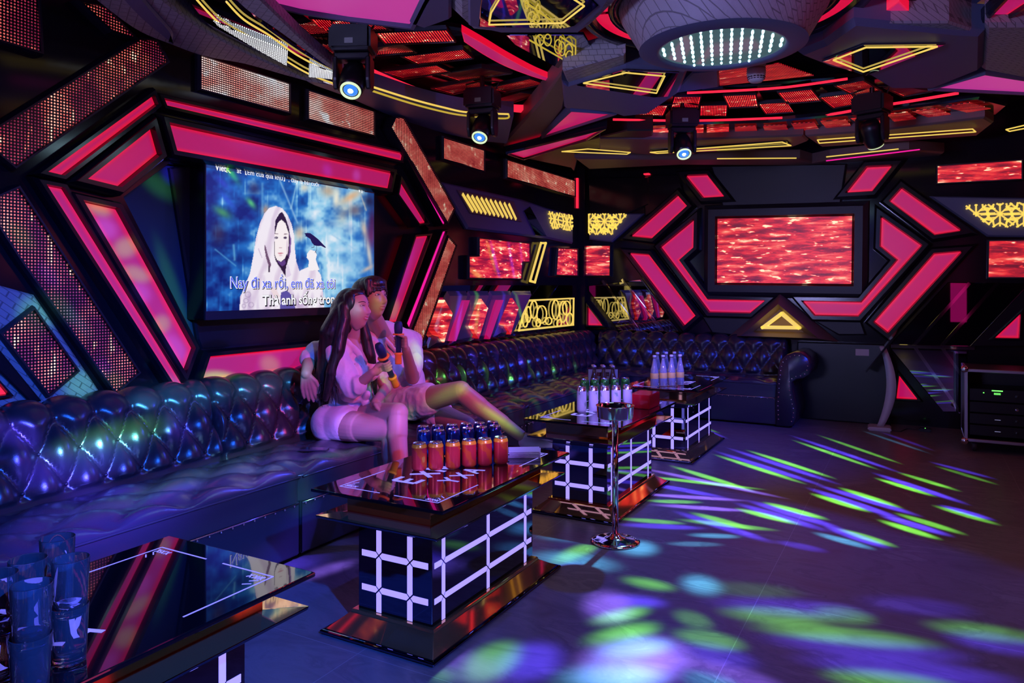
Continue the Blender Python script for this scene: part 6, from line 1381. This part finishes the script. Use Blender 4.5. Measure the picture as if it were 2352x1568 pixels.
# ---------------- woman
def woman():
    hipc = W(768, 962, .52); off = Vector((hipc.x, hipc.y, .0)); root = empty('person', off)
    cy = Vector((0, 1, 0)); sk = (.55, .34, .28)
    HC = W(812, 712, .68); f = (RGT * .93 - FWD * .36 + UP * .10); R = frame_of(f, -.10); k = 1.04
    chest = W(792, 835, .60); waist = W(782, 905, .56); neck = W(806, 782, .645)
    shN = W(766, 806, .62); shF = shN + cy * .31 + Vector((.01, 0, .0)); shC = (shN + shF) / 2
    bm = bmesh.new(); head_mesh(bm, HC, R, k, True)
    capsule(bm, HC - R @ Vector((.012, 0, .06)), .047, (shC + UP * .035), .050)
    # trunk
    hN = W(762, 972, .54); hF = hN + cy * .17
    capsule(bm, shN + Vector((0, .05, -.02)), .062, shF - Vector((0, .05, .02)), .062); ellipsoid(bm, shC - UP * .11, (.095, .135, .14)); ellipsoid(bm, waist + cy * .11, (.09, .115, .13)); capsule(bm, hN + cy * .01, .105, hF, .105)
    for s in (-.065, .065): ellipsoid(bm, shC + Vector((.075, s, -.12)), (.05, .05, .055))
    capsule(bm, neck, .040, shC + Vector((.088, -.01, -.07)), .030)
    # near arm holding the microphone
    el = W(812, 893, .76); wr = W(856, 855, .90); chain(bm, [(shN, .050), (shN.lerp(el, .5), .043), (el, .036)]); chain(bm, [(el, .036), (el.lerp(wr, .35), .034), (wr, .023)])
    mA = W(868, 790, .95); mB = W(909, 884, .95); ax = (mA - mB).normalized(); G = mA.lerp(mB, .50); wr2 = G - RGT * .062 - UP * .035 - FWD * .012; capsule(bm, wr, .024, wr2, .024)
    grip_hand(bm, G, ax, (-RGT * .8 - FWD * .5), wr2, .017, .86)
    # far arm resting in the lap
    el2 = shF + Vector((.10, .03, -.25)); wr3 = W(862, 925, .86) + Vector((0, .0, -.0)); chain(bm, [(shF, .048), (el2, .036), (wr3, .024)]); limp_hand(bm, wr3, Vector((1, -.2, -.25)), Vector((0, -1, .2)), Vector((0, 0, -1)), .84)
    # legs: near thigh on the seat, far leg crossed over it
    kN = W(897, 990, 1.02); kF = W(914, 948, 1.06)
    chain(bm, [(hN, .103), (hN.lerp(kN, .45), .088), (kN, .060)]); chain(bm, [(hF, .10), (hF.lerp(kF, .5), .080), (kF, .058)])
    aN = Vector((1.00, kN.y + .06, .09)); chain(bm, [(kN, .056), (kN.lerp(aN, .3), .056), (aN, .036)])
    aF = W(921, 1120, 1.15); chain(bm, [(kF, .057), (kF.lerp(aF, .3) + Vector((-.012, 0, 0)), .059), (kF.lerp(aF, .65), .046), (aF, .034)])
    capsule(bm, aF, .034, aF + Vector((.10, -.02, -.10)), .028)
    b = remesh('body', bm, .0042, M_skin, root, 3, off); skin_paint(b, HC, R, k, off, sk, (.55, .10, .12), .8, .0032, True); face_details(b, root, off, HC, R, k, True, True)
    # shirt
    bm = bmesh.new(); capsule(bm, shN + Vector((-.005, .035, -.015)), .068, shF + Vector((-.005, -.035, -.015)), .068); ellipsoid(bm, shC + Vector((-.01, 0, -.13)), (.112, .155, .16)); ellipsoid(bm, waist + cy * .10 + Vector((0, 0, .01)), (.118, .145, .14))
    for s in (-.065, .065): ellipsoid(bm, shC + Vector((.078, s, -.13)), (.058, .058, .065))
    cuffp = shN.lerp(el, .98); chain(bm, [(shN + Vector((0, .005, 0)), .060), (shN.lerp(el, .5), .062), (cuffp + Vector((-.005, 0, .005)), .060), (el.lerp(wr, .22), .055)]); chain(bm, [(shF, .064), (shF.lerp(el2, .6), .058)])
    # collar, front flaps and knot
    ct = shC + Vector((.055, -.02, .045)); chain(bm, [(shN + Vector((.03, .07, .055)), .016), (shC + Vector((.085, -.045, -.01)), .014), (shC + Vector((.12, -.015, -.12)), .012)]); chain(bm, [(shF + Vector((.03, -.07, .055)), .016), (shC + Vector((.085, .045, -.01)), .014)])
    kn = W(832, 915, .72); chain(bm, [(waist + Vector((.08, -.04, .0)), .034), (kn, .028), (W(848, 935, .78), .016)]); capsule(bm, kn, .022, W(845, 905, .78), .018)
    folds(remesh('shirt', bm, .0065, cloth_mat('pale_pink_cotton', (.80, .66, .70)), root, 5, off), .006, 14)
    # shorts
    bm = bmesh.new(); capsule(bm, hN + Vector((-.005, .0, .0)), .121, hF + Vector((-.005, 0, 0)), .121); capsule(bm, waist + Vector((.0, .06, -.07)), .112, waist + Vector((0, .16, -.07)), .112); capsule(bm, hN, .118, hN.lerp(kN, .22) + Vector((0, 0, .012)), .106); capsule(bm, hF, .112, hF.lerp(kF, .3), .098)
    for v in bm.verts: v.co.z = max(v.co.z, .452)
    remesh('shorts', bm, .007, cloth_mat('white_shorts_cotton', (.82, .74, .78)), root, 4, off)
    # long hair
    bm = bmesh.new(); B3 = lambda x, y, z: HC + R @ (Vector((x, y, z)) * k)
    ellipsoid(bm, B3(-.026, 0, .018), (.092 * k, .087 * k, .112 * k), R); ellipsoid(bm, B3(-.060, 0, -.02), (.086 * k, .082 * k, .12 * k), R); ellipsoid(bm, B3(.008, .0, .082), (.060 * k, .066 * k, .040 * k), R); ellipsoid(bm, B3(.012, -.062, .040), (.040 * k, .024 * k, .060 * k), R); ellipsoid(bm, B3(.020, .062, .035), (.040 * k, .022 * k, .070 * k), R)
    fall = [(B3(-.050, -.03, -.02), .074), (W(764, 765, .60), .076), (W(757, 815, .58), .070), (W(747, 865, .56), .056), (W(744, 908, .54), .024)]
    chain(bm, fall); chain(bm, [(B3(-.012, -.070, .01), .036), (B3(-.010, -.078, -.06), .036), (W(784, 765, .68), .040), (W(777, 805, .68), .038), (W(762, 855, .66), .034), (W(748, 915, .62), .018)]); chain(bm, [(B3(-.07, .0, .0), .06), (W(754, 790, .52), .058), (W(740, 850, .50), .046), (W(737, 895, .50), .022)])
    chain(bm, [(B3(-.01, .074, -.02), .034), (W(842, 780, .70), .034), (W(850, 820, .72), .036), (W(858, 862, .72), .028), (W(862, 905, .70), .010)])
    h = remesh('hair', bm, .006, M_hair, root, 4, off)
    bm = bmesh.new(); r = random.Random(5)
    for i in range(70):
        t = r.random(); a = W(782 - 22 * t + r.uniform(-4, 4), 770 + r.uniform(-10, 20), .60 - .04 * t); b_ = W(770 - 30 * t + r.uniform(-6, 8), 850 + r.uniform(-10, 20), .63 - .08 * t + .02 * r.random()); c = W(766 - 34 * t + r.uniform(-10, 14), 895 + r.uniform(-15, 40), .62 - .08 * t + .02 * r.random())
        pts = [a.lerp(b_, u).lerp(b_.lerp(c, u), u) for u in [x / 8 for x in range(9)]]; tube(bm, [p - off for p in pts], [.0042 * (1 - .1 * j) for j in range(9)], 5)
    link('hair_strands', bm, M_hair, h, True)
    bm = bmesh.new(); shoe(bm, Vector((.99, aN.y, .045)), Vector((1.16, aN.y - .02, .04)), .036); remesh('shoe', bm, .007, pm('white_sneaker', (.7, .68, .72), .6), root, 3, off)
    t0 = aF + Vector((.03, -.01, -.055)); bm = bmesh.new(); shoe(bm, t0, t0 + Vector((.15, -.03, -.04)), .036); remesh('shoe', bm, .007, pm('white_sneaker', (.7, .68, .72), .6), root, 3, off)
    tag(root, 'person with long black hair in pale shirt and shorts, legs crossed, holding a microphone', 'person', 'couple on the sofa')
    microphone(mA, mB, 'dark microphone with orange grips held by the long-haired person')
woman()
def man():
    cy = Vector((0, 1, 0)); sk = (.50, .33, .25)
    hN = W(903, 935, .50); off = Vector((hN.x, hN.y + .1, 0)); root = empty('person', off); hF = hN + cy * .20
    HC = W(851, 688, .64); f = (RGT * .86 - FWD * .50 + UP * .12); R = frame_of(f, -.05); k = 1.12
    shN = W(836, 780, .50); shF = W(944, 784, .52); shC = (shN + shF) / 2; 
    bm = bmesh.new(); head_mesh(bm, HC, R, k); capsule(bm, HC - R @ Vector((.014, 0, .06)), .056, shC + Vector((.01, -.07, .03)), .060)
    ws = W(915, 880, .50); capsule(bm, shC + Vector((.02, -.08, .06)), .050, shC + Vector((.094, -.07, -.02)), .028)
    capsule(bm, shN + Vector((0, .06, -.02)), .070, shF - Vector((0, .06, .02)), .070); ellipsoid(bm, shC - UP * .13, (.11, .175, .17)); ellipsoid(bm, (hN + hF) / 2 + UP * .14, (.10, .15, .16)); capsule(bm, hN, .11, hF, .11)
    # arm round the other person's back
    el = W(714, 812, .38); wr = W(703, 858, .50); chain(bm, [(shN, .058), (shN.lerp(el, .5), .050), (el, .044), (wr, .030)]); limp_hand(bm, wr, W(711, 925, .50) - wr, RGT, -UP * .2 + FWD * .3 + RGT * .1, 1.0)
    # arm holding the microphone
    el2 = W(948, 868, .70); mA = W(915, 738, .80); mB = W(915, 833, .80); G = mA.lerp(mB, .50); wr2 = G + RGT * .040 - UP * .050 + FWD * .040; chain(bm, [(shF, .056), (shF.lerp(el2, .5), .050), (el2, .043)]); chain(bm, [(el2, .043), (el2.lerp(wr2, .35), .041), (wr2, .028)])
    grip_hand(bm, G, (mA - mB), (RGT * .75 + FWD * .3), wr2, .018, .98)
    # legs
    kN = W(1058, 898, 1.12); kF = W(1072, 978, 1.08) + cy * .0; chain(bm, [(hN, .108), (hN.lerp(kN, .5), .088), (kN, .064)]); chain(bm, [(hF, .105), (hF.lerp(kF, .5), .088), (kF, .062)])
    aN = W(1196, 1000, 1.44); chain(bm, [(kN, .062), (kN.lerp(aN, .3) - UP * .01, .062), (kN.lerp(aN, .7), .046), (aN, .036)])
    aF = Vector((1.08, kF.y + .05, .09)); chain(bm, [(kF, .060), (kF.lerp(aF, .35), .058), (aF, .038)])
    b = remesh('body', bm, .0045, M_skin, root, 3, off); skin_paint(b, HC, R, k, off, sk, (.50, .16, .15), 1.1, .0040); face_details(b, root, off, HC, R, k, False, False)
    # T-shirt with a V neck
    bm = bmesh.new(); capsule(bm, shN + Vector((-.005, .045, -.03)), .082, shF + Vector((-.005, -.045, -.03)), .082); ellipsoid(bm, shC + Vector((-.01, 0, -.16)), (.128, .20, .19)); ellipsoid(bm, (hN + hF) / 2 + UP * .15, (.135, .185, .17)); ellipsoid(bm, (hN + hF) / 2 + Vector((.04, -.02, .06)), (.13, .16, .09))
    chain(bm, [(shN, .074), (shN.lerp(el, .6), .068), (el.lerp(shN, .1), .066), (el.lerp(wr, .25), .056)]); chain(bm, [(shF, .074), (shF.lerp(el2, .55), .076), (shF.lerp(el2, .85) + Vector((-.02, .02, 0)), .066)])
    chain(bm, [(shN, .076), (shC + Vector((-.01, -.12, .065)), .056)]); chain(bm, [(shF, .078), (shC + Vector((-.01, -.02, .070)), .062)]); nb = shC + Vector((.03, -.03, .06)); chain(bm, [(shN + Vector((.05, .07, .055)), .014), (shC + Vector((.115, -.07, -.055)), .012), (shF + Vector((.04, -.17, .075)), .014)])
    folds(remesh('t_shirt', bm, .0075, cloth_mat('white_cotton', (.80, .80, .80)), root, 5, off), .006, 12)
    # shorts
    bm = bmesh.new(); capsule(bm, hN, .124, hF, .124); chain(bm, [(hN, .122), (hN.lerp(kN, .3), .112), (hN.lerp(kN, .52), .104)]); chain(bm, [(hF, .118), (hF.lerp(kF, .5), .102)])
    for v in bm.verts: v.co.z = max(v.co.z, .452)
    folds(remesh('shorts', bm, .0075, cloth_mat('light_shorts_cotton', (.74, .74, .76)), root, 4, off), .006, 16)
    # short hair with a fringe
    bm = bmesh.new(); B3 = lambda x, y, z: HC + R @ (Vector((x, y, z)) * k)
    ellipsoid(bm, B3(-.022, 0, .030), (.108, .098, .112), R); ellipsoid(bm, B3(.018, 0, .078), (.088, .086, .060), R)
    for y, zl in ((-.074, .012), (-.064, .026), (-.050, .034), (-.034, .040), (-.018, .042), (-.002, .047), (.014, .050), (.030, .046), (.046, .036), (.060, .022), (.070, .010)): capsule(bm, B3(.045, y * .85, .090), .026, B3(.095 - 8.5 * y * y, y, zl), .0080, 12)
    for s in (-1, 1): capsule(bm, B3(.0, s * .076, .03), .030, B3(.010, s * .081, -.022), .012); capsule(bm, B3(-.05, s * .05, -.01), .035, B3(-.05, s * .04, -.05), .024)
    remesh('hair', bm, .0045, M_hair, root, 3, off)
    ms = pm('white_sneaker', (.7, .68, .72), .6); hl = aN + Vector((.02, .01, -.04)); bm = bmesh.new(); shoe(bm, hl, hl + Vector((.13, .15, -.02)), .038); remesh('shoe', bm, .007, ms, root, 3, off)
    bm = bmesh.new(); shoe(bm, Vector((1.07, aF.y, .045)), Vector((1.26, aF.y, .042)), .038); remesh('shoe', bm, .007, ms, root, 3, off)
    tag(root, 'person with short black hair in white T-shirt and shorts, arm round the other', 'person', 'couple on the sofa')
    microphone(mA, mB, 'dark microphone with orange grips held upright by the short-haired person')
man()
def phone():
    P = atZ(722, 1030, .475); bm = bmesh.new(); bx(bm, -.075, -.035, 0, .075, .035, .008); bevel(bm, .003); o = link('mobile_phone', bm, pm('dark_tablet', (.02, .02, .03), .1)); o.location = (P.x, P.y, .468); o.rotation_euler = (0, .03, .5); tag(o, 'dark mobile phone lying on the sofa seat behind the long-haired person', 'mobile phone')
phone()
